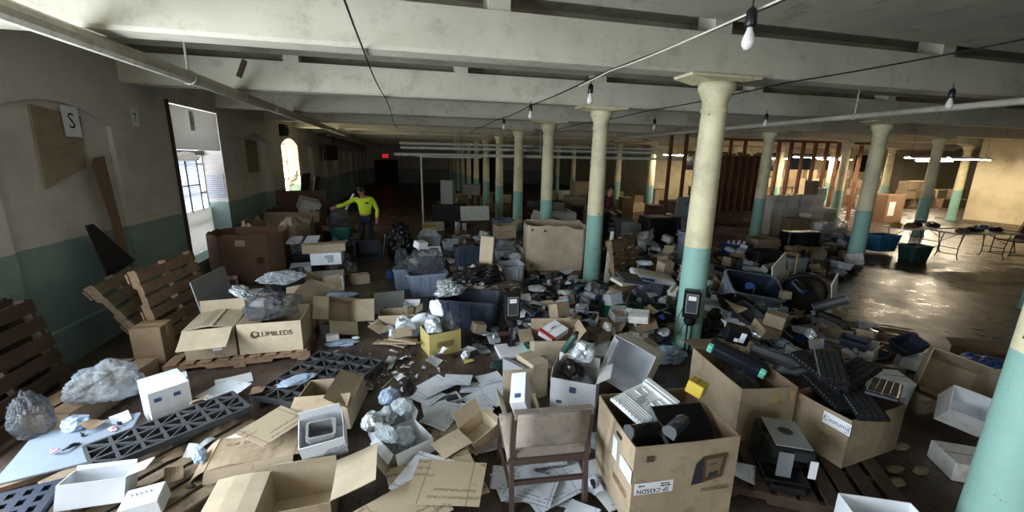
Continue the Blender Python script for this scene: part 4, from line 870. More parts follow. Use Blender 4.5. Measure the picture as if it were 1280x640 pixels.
# ------------------------------------------------------------------ time clocks
def clock(label):
    o = T('time_clock', label, 'time clock'); MB().box((-.10, -.06, 0), (.10, .06, .36), ch=.012).build('clock_casing', 'black', o)
    MB().box((-.07, -.064, .07), (.07, -.0605, .32)).build('bezel', 'grey', o); bz_ = kids(o)[-1]; MB().box((-.06, -.067, .08), (.06, -.0645, .31)).build('face', 'dark_grey', bz_); MB().box((-.045, -.069, .24), (.045, -.0675, .295)).build('display', 'label_white', bz_)
    MB().lathe([(.05, -.10), (.075, -.06), (.075, -.03), (.05, 0)], 14, Matrix.Translation((0, -.01, 0))).build('card_slot', 'black', o); return o
k = clock('black time clock with grey display strapped to the turquoise column'); MB().tube([(-.02, 0, 0), (-.02, 0, -.49)], .012, 8).tube([(.03, 0, 0), (.03, 0, -.49)], .012, 8).build('conduit', 'dark_metal', k); MB().tube([(-.10, 0, .1), (-.18, -.03, -.15), (-.17, -.02, -.30), (-.10, 0, -.22), (-.05, 0, -.08)], .005, 6).build('cord', 'wire_black', k)
k.rotation_euler.z = R(-36); k.location = (XM-.142, 4.48-.196, .50); stamp(k); LM('time clock column', k)
k = clock('black time clock on a thin post standing in the litter'); MB().tube([(.0, 0, 0), (.0, 0, -.34)], .016, 8).build('post', 'dark_metal', k); MB().box((-.05, -.05, -.36), (.05, .05, -.34)).build('foot_plate', 'dark_metal', k); p = F(639, 436); wbs = closed_box('white carton lid under the thin post of the time clock', .42, .34, .05, 'white_card', tape=False, seam=False); put(wbs, p.x, p.y-.1, R(2)); k.location = (p.x, p.y, .415); stamp(k); LM('time clock on a post', k)
# ================================================================== middle of the hall, on the side of the wall
def gaylord(label, w, d, h, mt, seed, jag=.05, chamf=.22, lowside=None, flaps=None, rot=0):
    o = T('bulk_carton', label, 'box', rot=(0, 0, rot)); c = min(w, d)*chamf
    pl_ = [(-w/2+c, -d/2), (w/2-c, -d/2), (w/2, -d/2+c), (w/2, d/2-c), (w/2-c, d/2), (-w/2+c, d/2), (-w/2, d/2-c), (-w/2, -d/2+c)]
    rr = random.Random(seed); js = [rr.uniform(-jag, jag*.4) for _ in range(64)]
    def top(s):
        v = h+js[int(s*48) % 48]
        if lowside and lowside[0] <= s <= lowside[1]: v -= lowside[2]
        return v
    ring_walls(pl_, h, .012, 6, top, .02).build('body', [mt, mt], o); return o
w, x, y, rz = edge((246, 360), (340, 350), 1.05)
ga = gaylord('huge dark brown bulk carton with a pale label on its front, by the bright window', 1.3, 1.1, .96, 'gaylord', 1, .03); put(ga, -3.18, 9.2, R(4), sr=0); LM('huge dark bulk carton', ga)
patch(ga, face_matrix(1.3, 1.1, 0, .62, .80, .024), .16, .11, 'card_pale', 'pale_label'); patch(ga, face_matrix(1.3, 1.1, 0, 1.16, .62, -.0), .10, .24, 'label_yellow', 'yellow_label') if 0 else None
M = Matrix.Translation((1.3/2-.1, -1.1/2+.16, .62)) @ Matrix.Rotation(R(45), 4, 'Z') @ Matrix.Rotation(R(90), 4, 'X') @ Matrix.Translation((0, 0, .012)); patch(ga, M, .10, .26, 'label_yellow', 'yellow_label')
MB().lathe([(.07, 0), (.075, .003)], 20, face_matrix(1.3, 1.1, 0, .93, .45, .022)).build('printed_mark', 'ink_brown', ga)
ga2 = gaylord('torn tan bulk carton just behind the huge dark one, its rim ripped', 1.4, 1.2, .95, 'card', 2, .12, lowside=(.0, .12, .1)); p = F(325, 330); put(ga2, -3.05, 10.75, R(4), sr=0); LM('torn tan bulk carton', ga2)
ga3 = gaylord('dark bulk carton with a raised back flap beside the graffiti window', 1.35, 1.2, 1.0, 'gaylord', 3, .05); p = F(350, 300); put(ga3, -3.1, 12.6, R(2), sr=0); flap(ga3, 1.35, 1.2, 1.0, 2, 12, .45, 'gaylord'); flap(ga3, 1.35, 1.2, .98, 0, 160, .3, 'card'); LM('graffiti window bulk carton', ga3)
q = closed_box('grey white box sticking out of the bulk carton by the graffiti window', .5, .4, .35, 'white_card_dirty', tape=False, rot=(.3, .3, .5)); put(q, ga3.location.x+.25, ga3.location.y, None, .8)
for i, (dx, dy) in enumerate([(-.3, .0), (.1, .2), (.3, -.2)]):
    q = bag('loose brown paper wad in the torn tan bulk carton', 'card', .25, .25, .35, 100+i, 'packing paper', 'packing_paper', 3, 'paper wads in the torn bulk carton'); put(q, ga2.location.x+dx, ga2.location.y+dy)
for i, (dx, dy, mt) in enumerate([(-.3, .1, 'black_rough'), (.25, .1, 'card_dark'), (0, -.1, 'film_dark')]):
    q = bag('dark wad of scrap at the bottom of the huge dark bulk carton', mt, .25, .22, .3, 105+i, 'bag', 'scrap_bag', 3, 'scrap wads in the huge dark carton'); put(q, ga.location.x+dx, ga.location.y+dy)
wb_ = bag('white woven sack with a dark seam standing against the torn bulk carton', 'foam', .25, .2, .42, 110, 'sack', 'woven_sack'); at(wb_, 366, 335); LM('white woven sack', wb_)
bt_ = tote('black tote with two white printed folders lying on top', .62, .42, .42, 'black'); at(bt_, 372, 340, 0, R(4)); LM('black tote with folders', bt_)
ins = bag('dark clear film filling the black tote', 'film_dark', .26, .18, .2, 111); put(ins, bt_.location.x, bt_.location.y)
for s in (-1, 1):
    q = sheet('white printed folder, one of two side by side on the black tote', .26, .34, 'print_white', .006, 6, 'printed_folder', 'folder', 'folders on the black tote', t=.01, rot=(R(14), 0, 0)); put(q, bt_.location.x+s*.14, bt_.location.y-.03)
# stacked long cartons beside the aisle
B0 = F(408, 366)
for i, (dx, dy, a, b, c, mt, lb, r_) in enumerate([(0, .30, .55, .5, .28, 'white_card_dirty', 'white labelled carton at the bottom of the aisle stack', .1), (-.42, .16, .34, .4, .22, 'grey_card', 'grey carton at the foot of the aisle stack', .2),
        (.02, .28, .52, .42, .22, 'white_card', 'white carton with a printed front in the aisle stack', .05), (-.02, .22, .72, .24, .15, 'card_pale', 'long tan carton on top of the aisle stack', .25), (.52, .52, .36, .22, .18, 'card_pale', 'short tan carton on the floor behind the aisle stack', .25)]):
    q = closed_box(lb, a, b, c, mt, tape=mt == 'card_pale', rot=(0, 0, r_)); put(q, B0.x+dx, B0.y+dy, sr=0)
    if i == 2: LM('aisle stack of cartons', q)
    if mt == 'white_card': patch(q, face_matrix(a, b, 0, a*.5, c*.5, .003), .25, .14, 'print_white', 'printed_label')
q = open_box('tan carton with hanging flaps tipped over beside the aisle stack', .40, .36, .34, 'card', 'card_pale', {0: (20, .24), 1: (50, .2)}, rot=(R(30), R(28), R(30))); at(q, 378, 392, .2); patch(q, face_matrix(.4, .36, 1, .2, .2, .008), .07, .06, 'label_white')
q = bag('crumpled clear film sleeve on the dark floor in the aisle', 'film_blue', .17, .08, .04, 112, sub=3); at(q, 427, 429)
q = bag('small curled film scrap beside the film sleeve in the aisle', 'foam', .05, .03, .02, 113, sub=2); at(q, 445, 427)
q = bag('twisted clear straps lying beside the aisle stack', 'film_blue', .28, .12, .05, 114, sub=3); at(q, 425, 371)
q = closed_box('little white carton lying at the corner of the printed cartons', .16, .1, .08, 'white_card_dirty', tape=False); at(q, 394, 422, 0, .2)
# teal bin, black crate and things round the worker
tb_ = tote('tall teal recycling bin piled with scrap beside the worker', .50, .46, .66, 'teal', 'recycling_bin', 'bin', taper=.8); at(tb_, 428, 314, 0, R(6)); LM('teal recycling bin', tb_)
fb_ = bag('grey scrap filling the teal recycling bin', 'film_dark', .2, .18, .38, 120); put(fb_, tb_.location.x, tb_.location.y)
q = T('white_tube', 'white roll sticking up out of the teal recycling bin', 'tube', rot=(R(-8), R(28), 0)); MB().lathe([(.03, 0), (.03, .45), (.022, .45), (.022, .4)], 12).build('tube_wall', 'white', q); p = tb_.location; put(q, p.x+.12, p.y)
q = tote('pale tote wedged behind the teal recycling bin', .5, .4, .4, 'tub_blue'); at(q, 412, 304, 0, .3)
bc = tote('black crate lying on its side in front of the worker', .60, .46, .56, 'navy', 'plastic_crate', 'crate', rot=(R(88), 0, 0)); at(bc, 462, 318, 0, R(2)); LM('black crate', bc)
q = T('bent_tubing', 'thin grey metal frame standing beside the black crate', 'frame', rot=(0, R(8), 0)); MB().tube([(-.15, 0, 0), (-.15, 0, .55), (.05, 0, .55), (.1, 0, 0)], .012, 6).build('bent_tube', 'grey', q); at(q, 473, 320)
bg = bag('glossy black rubbish bag standing open on the aisle floor', 'bag_black', .26, .22, .52, 122, sub=5, fold=.5); at(bg, 502, 322); LM('black rubbish bag', bg)
q = closed_box('pale pink panel behind the black rubbish bag', .1, .3, .55, 'pink', tape=False); at(q, 491, 312)
ct = tote('clear white tote with a yellow lid lying on it', .62, .44, .36, 'tub_clear'); at(ct, 537, 310, 0, .1); LM('yellow lidded tote', ct)
q = bag('white bundle inside the clear tote with the yellow lid', 'foam', .24, .17, .22, 123); put(q, ct.location.x, ct.location.y)
q = T('tub_cover', 'yellow plastic lid lying on the clear white tote', 'lid', rot=(R(6), R(4), .2)); MB().box((-.2, -.14, 0), (.2, .14, .03), ch=.01).box((-.17, -.11, .03), (.17, .11, .04)).build('lid_shell', 'yellow', q); put(q, ct.location.x+.02, ct.location.y-.02)
q = tote('small clear tub beside the tote with the yellow lid', .46, .36, .26, 'tub_clear'); at(q, 562, 312, 0, -.1)
q = closed_box('cream carton behind the tote with the yellow lid', .7, .35, .28, 'cream', tape=False); at(q, 542, 288, 0, .05)
q = closed_box('white enamel box standing under the grey white board', .34, .3, .38, 'white_card', tape=False); at(q, 576, 292)
bdk = T('white_board', 'grey white board propped on edge on a low dark table', 'board', rot=(R(78), 0, R(2))); MB().box((-.48, -.24, -.012), (.48, .24, .012), ch=.004).build('board_face', 'paint_white', bdk)
tbl = T('low_table', 'low dark table under the grey white board', 'table'); MB().box((-.55, -.25, .36), (.55, .25, .40), ch=.004).build('table_top', 'wood_dark', tbl)
for sx in (-.5, .5):
    for sy in (-.2, .2): MB().box((sx-.025, sy-.025, 0), (sx+.025, sy+.025, .36)).build('leg', 'wood_dark', tbl)
at(tbl, 592, 292, 0, R(2)); put(bdk, tbl.location.x, tbl.location.y+.02); LM('grey white board', tbl)
gb = tote('tall grey wheeled bin full of scrap behind the brown lettered carton', .56, .5, .80, 'grey_blue', 'wheeled_bin', 'bin', taper=.84); at(gb, 628, 308, 0, R(3)); LM('tall grey wheeled bin', gb)
q = bag('pale scrap poking out of the tall grey wheeled bin', 'foam', .16, .15, .42, 125); put(q, gb.location.x+.05, gb.location.y)
q1 = tote('grey tub under the brown lettered carton', .46, .38, .36, 'tub_white'); at(q1, 630, 330, 0, .1)
q = bag('packing film inside the tub under the brown lettered carton', 'film', .16, .13, .2, 126); put(q, q1.location.x, q1.location.y)
q = open_box('brown carton with faded lettering on top of the grey tub', .44, .36, .30, 'card', 'card', {1: (60, .2)}, rot=(0, 0, R(8))); put(q, q1.location.x, q1.location.y); dashes(q, face_matrix(.44, .36, 0, .24, .16, .008), .2, 1, 'ink_brown'); LM('brown lettered carton', q)
q = tote('white printed tote beside the tall torn cardboard bin', .5, .4, .34, 'white'); at(q, 655, 326, 0, .1); LM('white printed tote', q)
for i in range(3): 
    z_ = closed_box('white retail box jumbled on the white printed tote', .22, .16, .14, 'white_card', tape=False, group='white boxes on the white tote', rot=(.1*i, .1, i)); put(z_, q.location.x+[-.08, .1, .02][i], q.location.y+[.05, -.02, .1][i])
q = tote('light green tray beside the grey tub', .3, .24, .3, 'light_green', 'green_tub', 'tub', taper=.7); at(q, 614, 326, 0, .3)
cl = tote('clear plastic tub with a raised corner, near the tan carton on the low pallet', .46, .40, .36, 'tub_clear', rot=(R(6), R(-6), .1)); at(cl, 640, 352); LM('clear plastic tub', cl)
q = bag('dark wires in the clear plastic tub', 'black_rough', .14, .12, .12, 127, 'wires', 'wire_bundle', 3); put(q, cl.location.x, cl.location.y)
lpz = pallet('low weathered pallet under the open tan carton', 1.0, .7, 'wood_grey', 6); at(lpz, 628, 362, 0, R(86))
q = open_box('tan carton with a round cut flap on the low weathered pallet', .50, .36, .28, 'card_pale', 'card', {3: (70, .2)}); p = F(612, 360); put(q, p.x, p.y+.05, R(2)); LM('low pallet carton', q)
q = open_box('flattened tan carton before the low weathered pallet', .36, .3, .12, 'card', 'card_pale', {0: (70, .15), 1: (40, .2), 3: (80, .2)}, rot=(.2, .1, .6)); at(q, 598, 368)
# grey tubs by the aisle
t1 = tote('large pale grey tub full of scrap on the aisle edge', .72, .56, .42, 'tub_blue', taper=.8); at(t1, 534, 366, 0, R(8)); LM('large pale grey tub', t1)
q = bag('scrap heap in the large pale grey tub', 'film_dark', .30, .22, .26, 130); put(q, t1.location.x, t1.location.y)
q = closed_box('white paper wrapped block on the large pale grey tub', .2, .16, .12, 'white_card', tape=False, rot=(.2, .1, .6)); put(q, t1.location.x-.1, t1.location.y)
q = tote('small blue grey pail beside the large pale grey tub', .30, .28, .40, 'tub_blue', taper=.84); at(q, 503, 362, 0, .1); z_ = bag('grey parts filling the small blue grey pail', 'film_dark', .11, .1, .24, 131, sub=3); put(z_, q.location.x, q.location.y)
q = tote('pale blue storage box with its lid standing ajar', .52, .38, .40, 'tub_blue'); at(q, 538, 342, 0, .03); z_ = T('tote_cover', 'white lid standing ajar on the pale blue storage box', 'lid', rot=(R(24), 0, .06)); MB().box((-.25, -.17, 0), (.25, .17, .025), ch=.008).box((-.22, -.14, .025), (.22, .14, .03)).build('lid_shell', 'white', z_); put(z_, q.location.x, q.location.y+.06); LM('pale blue storage box', q)
for i, (u, v) in enumerate([(518, 330), (514, 338), (555, 330), (580, 336), (592, 330), (575, 326), (600, 340)]):
    z_ = bag(['white bottle neck bag', 'grey wire wad', 'clear bag', 'pale pink film bag', 'white and pink film bag', 'dark film bag', 'pale film bag'][i]+' in the litter beyond the large pale grey tub', ['foam', 'film_dark', 'film', 'pink', 'foam', 'bag_black', 'pink'][i], .12, .10, .18, 132+i, sub=3); at(z_, u, v+8)
q = closed_box('blue plastic canister on the aisle edge', .18, .14, .16, 'blue', tape=False, rot=(0, .3, .4)); at(q, 489, 350)
gpz = T('grey_sheet', 'grey sheet board leaning behind the open tan carton', 'board', rot=(R(38), R(-3), R(-2))); MB().box((-.24, -.2, -.006), (.24, .2, .006)).build('board_face', 'grey_card', gpz); at(gpz, 487, 388, 0)
q = open_box('shallow tan carton with cartons behind, on the aisle edge', .52, .32, .20, 'card_pale', 'card', {1: (60, .12)}, rot=(0, 0, R(-3))); at(q, 494, 406); LM('shallow tan carton', q)
q = open_box('small white open box behind the shallow tan carton', .24, .20, .18, 'white_card', 'white_card', {}, rot=(R(12), 0, R(-6)), bulge=.002); at(q, 516, 392)
q = bag('curled brown paper between the shallow carton and the navy tote', 'card', .12, .1, .14, 141, 'packing paper', 'packing_paper', 3); at(q, 532, 398)
q = closed_box('brown carton flap poking up beside the small white open box', .1, .1, .22, 'card_dark', tape=False); at(q, 522, 402)
# navy tote
h = .46; w, d, x, y, rz = top3((537, 373), (615, 378), (548, 357), h)
nt = tote('long navy plastic trough tote half full of film', w, max(d, .5), h, 'navy', taper=.88); put(nt, x, y, rz); LM('long navy tote', nt)
q = bag('silver film bundle lying in the navy tote', 'foil', .22, .14, .14, 142); put(q, x-.22, y+.05, .4)
q = bag('dark stuffing in the navy tote', 'bag_black', .34, .2, .17, 143); put(q, x+.12, y)
q = closed_box('tan carton standing in the end of the navy tote', .20, .10, .42, 'card_pale', tape=False, rot=(0, R(4), 0)); put(q, x+w*.5-.14, y-.02, rz)
q = tote('narrow navy bin behind the long navy tote', .5, .3, .40, 'navy'); p = F(585, 372); put(q, p.x+.05, p.y+.42, R(4))
z_ = closed_box('clear sided gadget box on the narrow navy bin', .3, .2, .12, 'dark_grey', tape=False); put(z_, q.location.x-.02, q.location.y)
# foam and carton with film
hc_ = open_box('cream printed carton full of black film and bubble wrap', .42, .36, .30, 'label_yellow', 'card', {}, bulge=.006, rot=(0, 0, R(16))); at(hc_, 551, 436); LM('cream carton of film', hc_); dashes(hc_, face_matrix(.42, .36, 0, .21, .18, .008), .22, 5, 'ink_brown')
for i in range(5): q = bag('film or bubble wrap wad heaped in the cream printed carton', ['bag_black', 'bubble', 'film_dark', 'foam', 'foil'][i], [.14, .12, .12, .13, .1][i], [.12, .07, .1, .05, .07][i], .12, 145+i, sub=3, group='film wads in the cream carton'); put(q, hc_.location.x+[0, -.06, .1, .06, -.1][i], hc_.location.y+[0, .1, -.04, .1, -.08][i], i*.7)
for i, (u, v, mt) in enumerate([(495, 420, 'foam'), (512, 424, 'bubble'), (508, 408, 'foam'), (525, 412, 'foam'), (488, 414, 'foam')]):
    q = bag(['white moulded foam end piece before the cream printed carton', 'bubble wrap cushion leaning on the cream printed carton', 'white foam block behind the bubble wrap cushion', 'white foam strip lying against the navy tote', 'small white foam chip nearest the aisle'][i], mt, [.10, .17, .12, .16, .1][i], [.07, .14, .09, .06, .05][i], [.06, .11, .13, .12, .05][i], 150+i, 'foam', 'foam_packing', 3); at(q, u, v)
for i in range(3): q = sheet(['brown corrugated strip on the floor before the cream printed carton', 'second brown corrugated strip crossing under the first', 'thin brown corrugated strip beside the foam'][i], .46, .12, 'card', .02, i, 'cardboard_strip', 'cardboard', t=.02); at(q, 498+i*6, 434+i*4-4, 0, [-.5, -.35, -.7][i])
for i, (u, v) in enumerate([(598, 436), (612, 428), (586, 452), (606, 442)]):
    q = sheet(['silver blister card on the floor near the time clock post', 'black and white film pouch beside the silver blister card', 'yellow note lying on bare floor', 'small grey plastic pouch behind the silver blister card'][i], [.2, .2, .12, .14][i], [.15, .14, .09, .1][i], ['panel_blue', 'print_white', 'label_yellow', 'grey'][i], .01, i, ['blister_card', 'film_pouch', 'paper_note', 'film_pouch'][i], 'litter', t=.006); at(q, u, v, 0, [-.5, -.6, .1, .3][i])
mo_ = bag('mossy green circuit scrap lying in front of the carton lid', 'dark_green', .14, .06, .05, 160, 'scrap', 'green_scrap', 4, amp=.6); at(mo_, 636, 462)
gt = sheet('green clear bag draped beside the time clock post', .2, .2, 'mint', .05, 3, 'plastic_bag', 'bag', t=.004); at(gt, 655, 440)
ppk = T('purple_folder', 'purple folder lying behind the time clock post', 'folder'); MB().box((-.26, -.05, 0), (.26, .05, .03), ch=.005).build('folder_cover', 'pink', ppk); at(ppk, 640, 415, 0, .05)
# tall torn cardboard bin
A, B = F(662, 346), F(735, 346); tg = gaylord('tall torn tan cardboard bin in front of the turquoise footed column', (B-A).length, .85, .98, 'card_pale', 7, .035, .08, lowside=(.09, .2, .06)); 
tp_ = pallet('wooden pallet under the tall torn cardboard bin', 1.15, .95, 'wood_grey', 7); p = (A+B)/2; put(tp_, p.x-.03, p.y+.44, math.atan2(B.y-A.y, B.x-A.x)); put(tg, p.x, p.y+.46, math.atan2(B.y-A.y, B.x-A.x)); LM('tall torn cardboard bin', tg)
for (a, b) in ((.12, .88), (.38, .86), (.12, .12)): MB().lathe([(.025, -.002), (.025, .004)], 12, face_matrix((B-A).length, .85, 0, a, b, .022)).build('punched_hole', 'ink_brown', tg)
# slatted pallet leaning on column M1
lp3 = pallet('pale edged pallet leaning upright on the column beside the cardboard bin', 1.0, 1.15, 'wood', 8); lp3.rotation_euler = (0, R(80), R(-50)); lean(lp3, XM+.40, 7.17, True); MB().box((-.56, -.6, .02), (-.5, .6, .13)).build('white_edge', 'paint_white', lp3) if 0 else None; LM('leaning pale edged pallet', lp3)
q = T('white_post', 'white painted board standing against the leaning pallet', 'board', rot=(R(-4), R(5), 0)); MB().box((-.05, -.02, 0), (.05, .02, .75), ch=.004).box((-.03, -.018, .75), (.03, .018, 1.1), ch=.004).build('board_face', 'paint_white', q); at(q, 757, 360)
# ================================================================== right of the tall columns
gt_ = tote('green plastic tote full of flat boxes and trays', .58, .44, .34, 'green', taper=.84); at(gt_, 777, 400, 0, R(-8)); LM('green tote', gt_)
for i in range(5): q = closed_box('flat grey box jumbled in the green tote', .40, .26, .05, ['grey', 'white_card_dirty', 'card_dark', 'cream', 'dark_grey'][i], tape=False, group='flat boxes in the green tote', rot=(.12*i-.2, R(-24)+.16*i, .9-.2*i)); put(q, gt_.location.x-.05+.03*i, gt_.location.y+.02*i)
q = tote('navy blue tub with a white machine lying across it', .5, .4, .40, 'tub_blue'); at(q, 806, 378, 0, .1); LM('tub with the white machine', q)
z_ = T('white_machine', 'long white flat machine lid with a blue label across the tub', 'machine', rot=(R(6), R(10), R(-14))); MB().box((-.36, -.2, 0), (.36, .2, .09), ch=.02).build('machine_shell', 'white', z_); MB().box((-.3, -.14, .09), (.3, .14, .1), ch=.004).build('lid_panel', 'cream', z_); MB().box((-.26, -.203, .03), (-.02, -.2, .07)).build('blue_label', 'blue', z_); put(z_, q.location.x-.02, q.location.y)
bz = T('printer_fascia', 'glossy black and silver printer front lying behind the tipped white carton', 'casing', rot=(R(18), 0, .2)); MB().box((-.24, -.09, 0), (.24, .09, .05), ch=.02).build('bezel_shell', 'black', bz); MB().tube([(-.2, -.1, .02), (.2, -.1, .02), (.23, -.06, .05)], .014, 8).build('silver_edge', 'metal', bz); at(bz, 825, 404)
q = bag('pale blue crumpled bag between the tipped carton and the turquoise column', 'film_blue', .24, .16, .10, 170); at(q, 836, 425, .2)
q = open_box('white plain carton beside the foot of the time clock column', .36, .34, .36, 'white_card', 'white_card', {0: (-80, .15)}, bulge=.003); at(q, 881, 398, 0, R(-4)); LM('column foot white carton', q)
q = tote('large blue grey tote tipped toward the camera', .85, .56, .48, 'panel_blue', taper=.86, inner='navy', rot=(R(26), R(8), R(-18))); at(q, 925, 392); LM('large blue grey tote', q)
q = barrel('black rounded bin lying behind the large blue grey tote', .30, .6, 'black_rough'); q.rotation_euler = (R(-72), 0, R(-50)); at(q, 978, 402); LM('dark rounded bin', q)
q = closed_box('two toned tan carton above the large blue grey tote', .40, .34, .34, 'card_pale'); at(q, 948, 378, .1, R(-10))
q = open_box('kraft carton with flap beside the large blue grey tote', .36, .3, .26, 'card', 'card_pale', {0: (50, .2), 3: (60, .2)}, rot=(.2, .2, -.4)); at(q, 900, 372, .1)
q = tote('dark green shallow tub behind the tan carton', .8, .5, .30, 'dark_green', inner='green'); at(q, 935, 362, 0, R(-6)); LM('dark green shallow tub', q)
z_ = closed_box('white panel lying across the dark green shallow tub', .6, .16, .03, 'paint_white', tape=False, seam=False); put(z_, q.location.x, q.location.y, -.05)
wp1 = T('leaning_sheet', 'tall white panel leaning over the dark rounded bin', 'panel', rot=(R(4), R(-28), R(20))); MB().box((-.22, -.01, 0), (.22, .01, .85), ch=.003).build('panel_sheet', 'paint_white', wp1); at(wp1, 978, 385, .0)
wp2 = T('leaning_sheet', 'bent white panel behind the tall leaning one', 'panel', rot=(R(4), R(-38), R(24))); MB().box((-.12, -.008, 0), (.12, .008, .8), ch=.003).build('panel_sheet', 'white', wp2); at(wp2, 994, 390, .0)
q = T('wooden_stick', 'bare wooden stick leaning upright by the white panels', 'stick', rot=(R(4), R(-6), 0)); MB().bar((0, 0, 0), (0, 0, .9), .03, .02).build('stick_shaft', 'wood', q); at(q, 988, 378)
# barrels and bins behind
LM('blue grey barrel by the column', at(barrel('blue grey barrel standing behind the leaning pallet', .28, .78, 'grey_blue'), 777, 306))
q = barrel('blue barrel close beside the time clock column', .27, .92, 'panel_blue'); at(q, 858, 338); LM('blue barrel', q); z_ = bag('grey rubbish in the blue barrel', 'film_dark', .2, .2, .55, 180); put(z_, q.location.x, q.location.y)
for i, u in enumerate((816, 840)):
    q = T('black_cabinet', ['black metal cabinet with a seam, nearer the barrel', 'black metal cabinet under the grey white notice panel'][i], 'cabinet'); MB().box((-.36, -.3, 0), (.36, .3, .95), ch=.012).build('cabinet_body', 'black_rough', q); MB().box((-.33, -.312, .06), (.33, -.301, .9), ch=.005).build('door', 'black', q); MB().tube([(.27, -.33, .45), (.27, -.33, .6)], .01, 6).build('handle', 'dark_metal', kids(q)[-1]); at(q, u, 312, 0, R(-3))
    if i: z_ = T('notice_panel', 'grey white panel standing on the black metal cabinet', 'panel', rot=(R(5), 0, 0)); MB().box((-.3, -.012, 0), (.3, .012, .55), ch=.004).build('panel_sheet', 'grey', z_); put(z_, q.location.x, q.location.y); LM('black cabinets', q)
q = closed_box('tall grey carton beside the blue grey barrel', .4, .4, .75, 'grey_card', tape=False); at(q, 797, 310)
q = closed_box('white slim box leaning on the tall grey carton', .2, .12, .45, 'white_card', tape=False); at(q, 801, 322)
yt = tote('shallow yellow tray in the carton heap', .60, .36, .22, 'yellow', 'yellow_tray', 'tray', rot=(R(8), 0, .15)); at(yt, 818, 338); LM('yellow tray', yt)
q = closed_box('large white carton behind the yellow tray', .62, .4, .34, 'white_card_dirty', tape=False); at(q, 828, 328)
q = tote('blue and white crate of bottles beside the man bending', .58, .42, .40, 'royal', 'plastic_crate', 'crate'); at(q, 918, 318, .1); LM('blue crate of bottles', q)
for i in range(6): z_ = toner_bottle('white bottle upright in the blue crate', .42, .05, 'white', 'white', 'white bottles in the blue crate', rot=(0, 0, 0)); put(z_, q.location.x-.18+.18*(i % 3), q.location.y-.08+.16*(i//3))
q = open_box('wide tan carton beside the blue crate of bottles', .62, .5, .50, 'card', 'card_dark', {0: (150, .2)}, rot=(0, 0, -.2)); at(q, 950, 320); LM('wide tan carton', q)
q = tote('dark tote in front of the wide tan carton', .7, .45, .42, 'black_rough'); at(q, 953, 334, 0, -.1)
tv = T('black_television', 'big black boxy television set with a brown carton behind its top', 'television'); MB().box((-.46, -.15, 0), (.46, .2, .72), ch=.02).loft([[(-.36*s, .2+q_, .1), (.36*s, .2+q_, .1), (.36*s, .2+q_, .62*s), (-.36*s, .2+q_, .62*s)] for s, q_ in ((1, 0), (.7, .2))]).build('casing', 'black', tv); MB().box((-.40, -.156, .1), (.40, -.151, .66)).build('screen', 'screen_dark', tv); at(tv, 984, 322, 0, R(-6)); LM('black television', tv)
q = open_box('brown carton rising behind the black television', .7, .4, .80, 'card_dark', 'card_dark', {}); at(q, 990, 304, 0, R(-6))
q = tote('grey tote with a clear bag beside the black television', .46, .4, .36, 'grey'); at(q, 990, 340, 0, -.2)
q = closed_box('brown carton lying before the white carton stacks', .5, .36, .34, 'card_dark', rot=(.1, .1, .2)); at(q, 1038, 322)
q = closed_box('small tan carton end showing on the floor by the brown carton', .2, .2, .26, 'card', tape=False); at(q, 1046, 324)
q = bag('blue tarpaulin heap behind the brown carton on the open floor', 'royal', .55, .3, .26, 190); at(q, 1058, 312); LM('blue tarpaulin', q)
q = tote('bright blue tub behind the bare column', .8, .5, .46, 'sky_blue', taper=.8); at(q, 1090, 314, 0, -.05); LM('bright blue tub', q)
# white carton stacks
WS = [(962, 292, 6), (978, 290, 6), (995, 288, 6), (1012, 286, 7), (1028, 290, 4), (1008, 300, 4), (1024, 304, 3), (1040, 300, 2)]
for i, (u, v, n) in enumerate(WS):
    p = F(u, v)
    for k_ in range(n):
        q = closed_box('white wrapped carton in the stacks beside the timber partition', .5, .42, .22, random.choice(['white_card', 'white_card_dirty', 'white_card']), tape=False, name='wrapped_case', group='white wrapped cartons in the stacks'); put(q, p.x+random.uniform(-.03, .03), p.y+random.uniform(-.03, .03), random.uniform(-.06, .06), sr=0)
LM('white carton stacks', q)
q = closed_box('orange carton standing on the white carton stacks', .3, .3, .5, 'card', tape=False); p = F(1005, 288); put(q, p.x, p.y)
for i, (u, v) in enumerate([(1018, 310), (1030, 312), (1042, 310), (1052, 306)]):
    q = bag('clear film bundle at the foot of the white carton stacks', 'film', .35, .22, .28, 200+i, group='film bundles by the white stacks'); at(q, u, v)
# folding tables, bin, chair
ft = folding_table('folding table loaded with cables before the bare column', 1.9, .76, .74); A, B = F(1125, 318), F(1192, 330); 
p = F(1140, 314); put(ft, p.x, p.y, R(4)); LM('loaded folding table', ft)
ft2 = folding_table('folding table loaded with coloured cables near the dark armchair', 1.9, .76, .74); p = F(1200, 322); put(ft2, p.x+.25, p.y, R(-8)); LM('second folding table', ft2)
for i in range(12):
    b_ = ft if i < 6 else ft2
    q = bag('coil or bundle of cable on the folding table by the %s' % ('bare column' if i < 6 else 'dark armchair'), random.choice(['black_rough', 'grey_blue', 'dark_grey', 'card_red', 'yellow', 'black']), .14, .12, .07, 210+i, 'cable', 'cable_bundle', 3, 'cable bundles on the folding table by the %s' % ('bare column' if i < 6 else 'dark armchair')); put(q, b_.location.x-.7+.27*(i % 6), b_.location.y+random.uniform(-.15, .15))
q = tote('dark green tote on the floor before the folding tables', .66, .46, .42, 'dark_green', taper=.78); at(q, 1140, 326, 0, -.06); LM('dark green tote', q)
ac = T('armchair', 'dark metal armchair turned side on at the end of the folding tables', 'chair')
MB().grid(6, 6, lambda u, v: ((u-.5)*.55, (v-.5)*.5, .43-.02*math.sin(u*3.1)), t=.04).build('seat', 'maroon', ac)
MB().grid(6, 6, lambda u, v: (.27+.16*v, (u-.5)*.5, .45+.5*v), t=.03).build('backrest', 'maroon', ac)
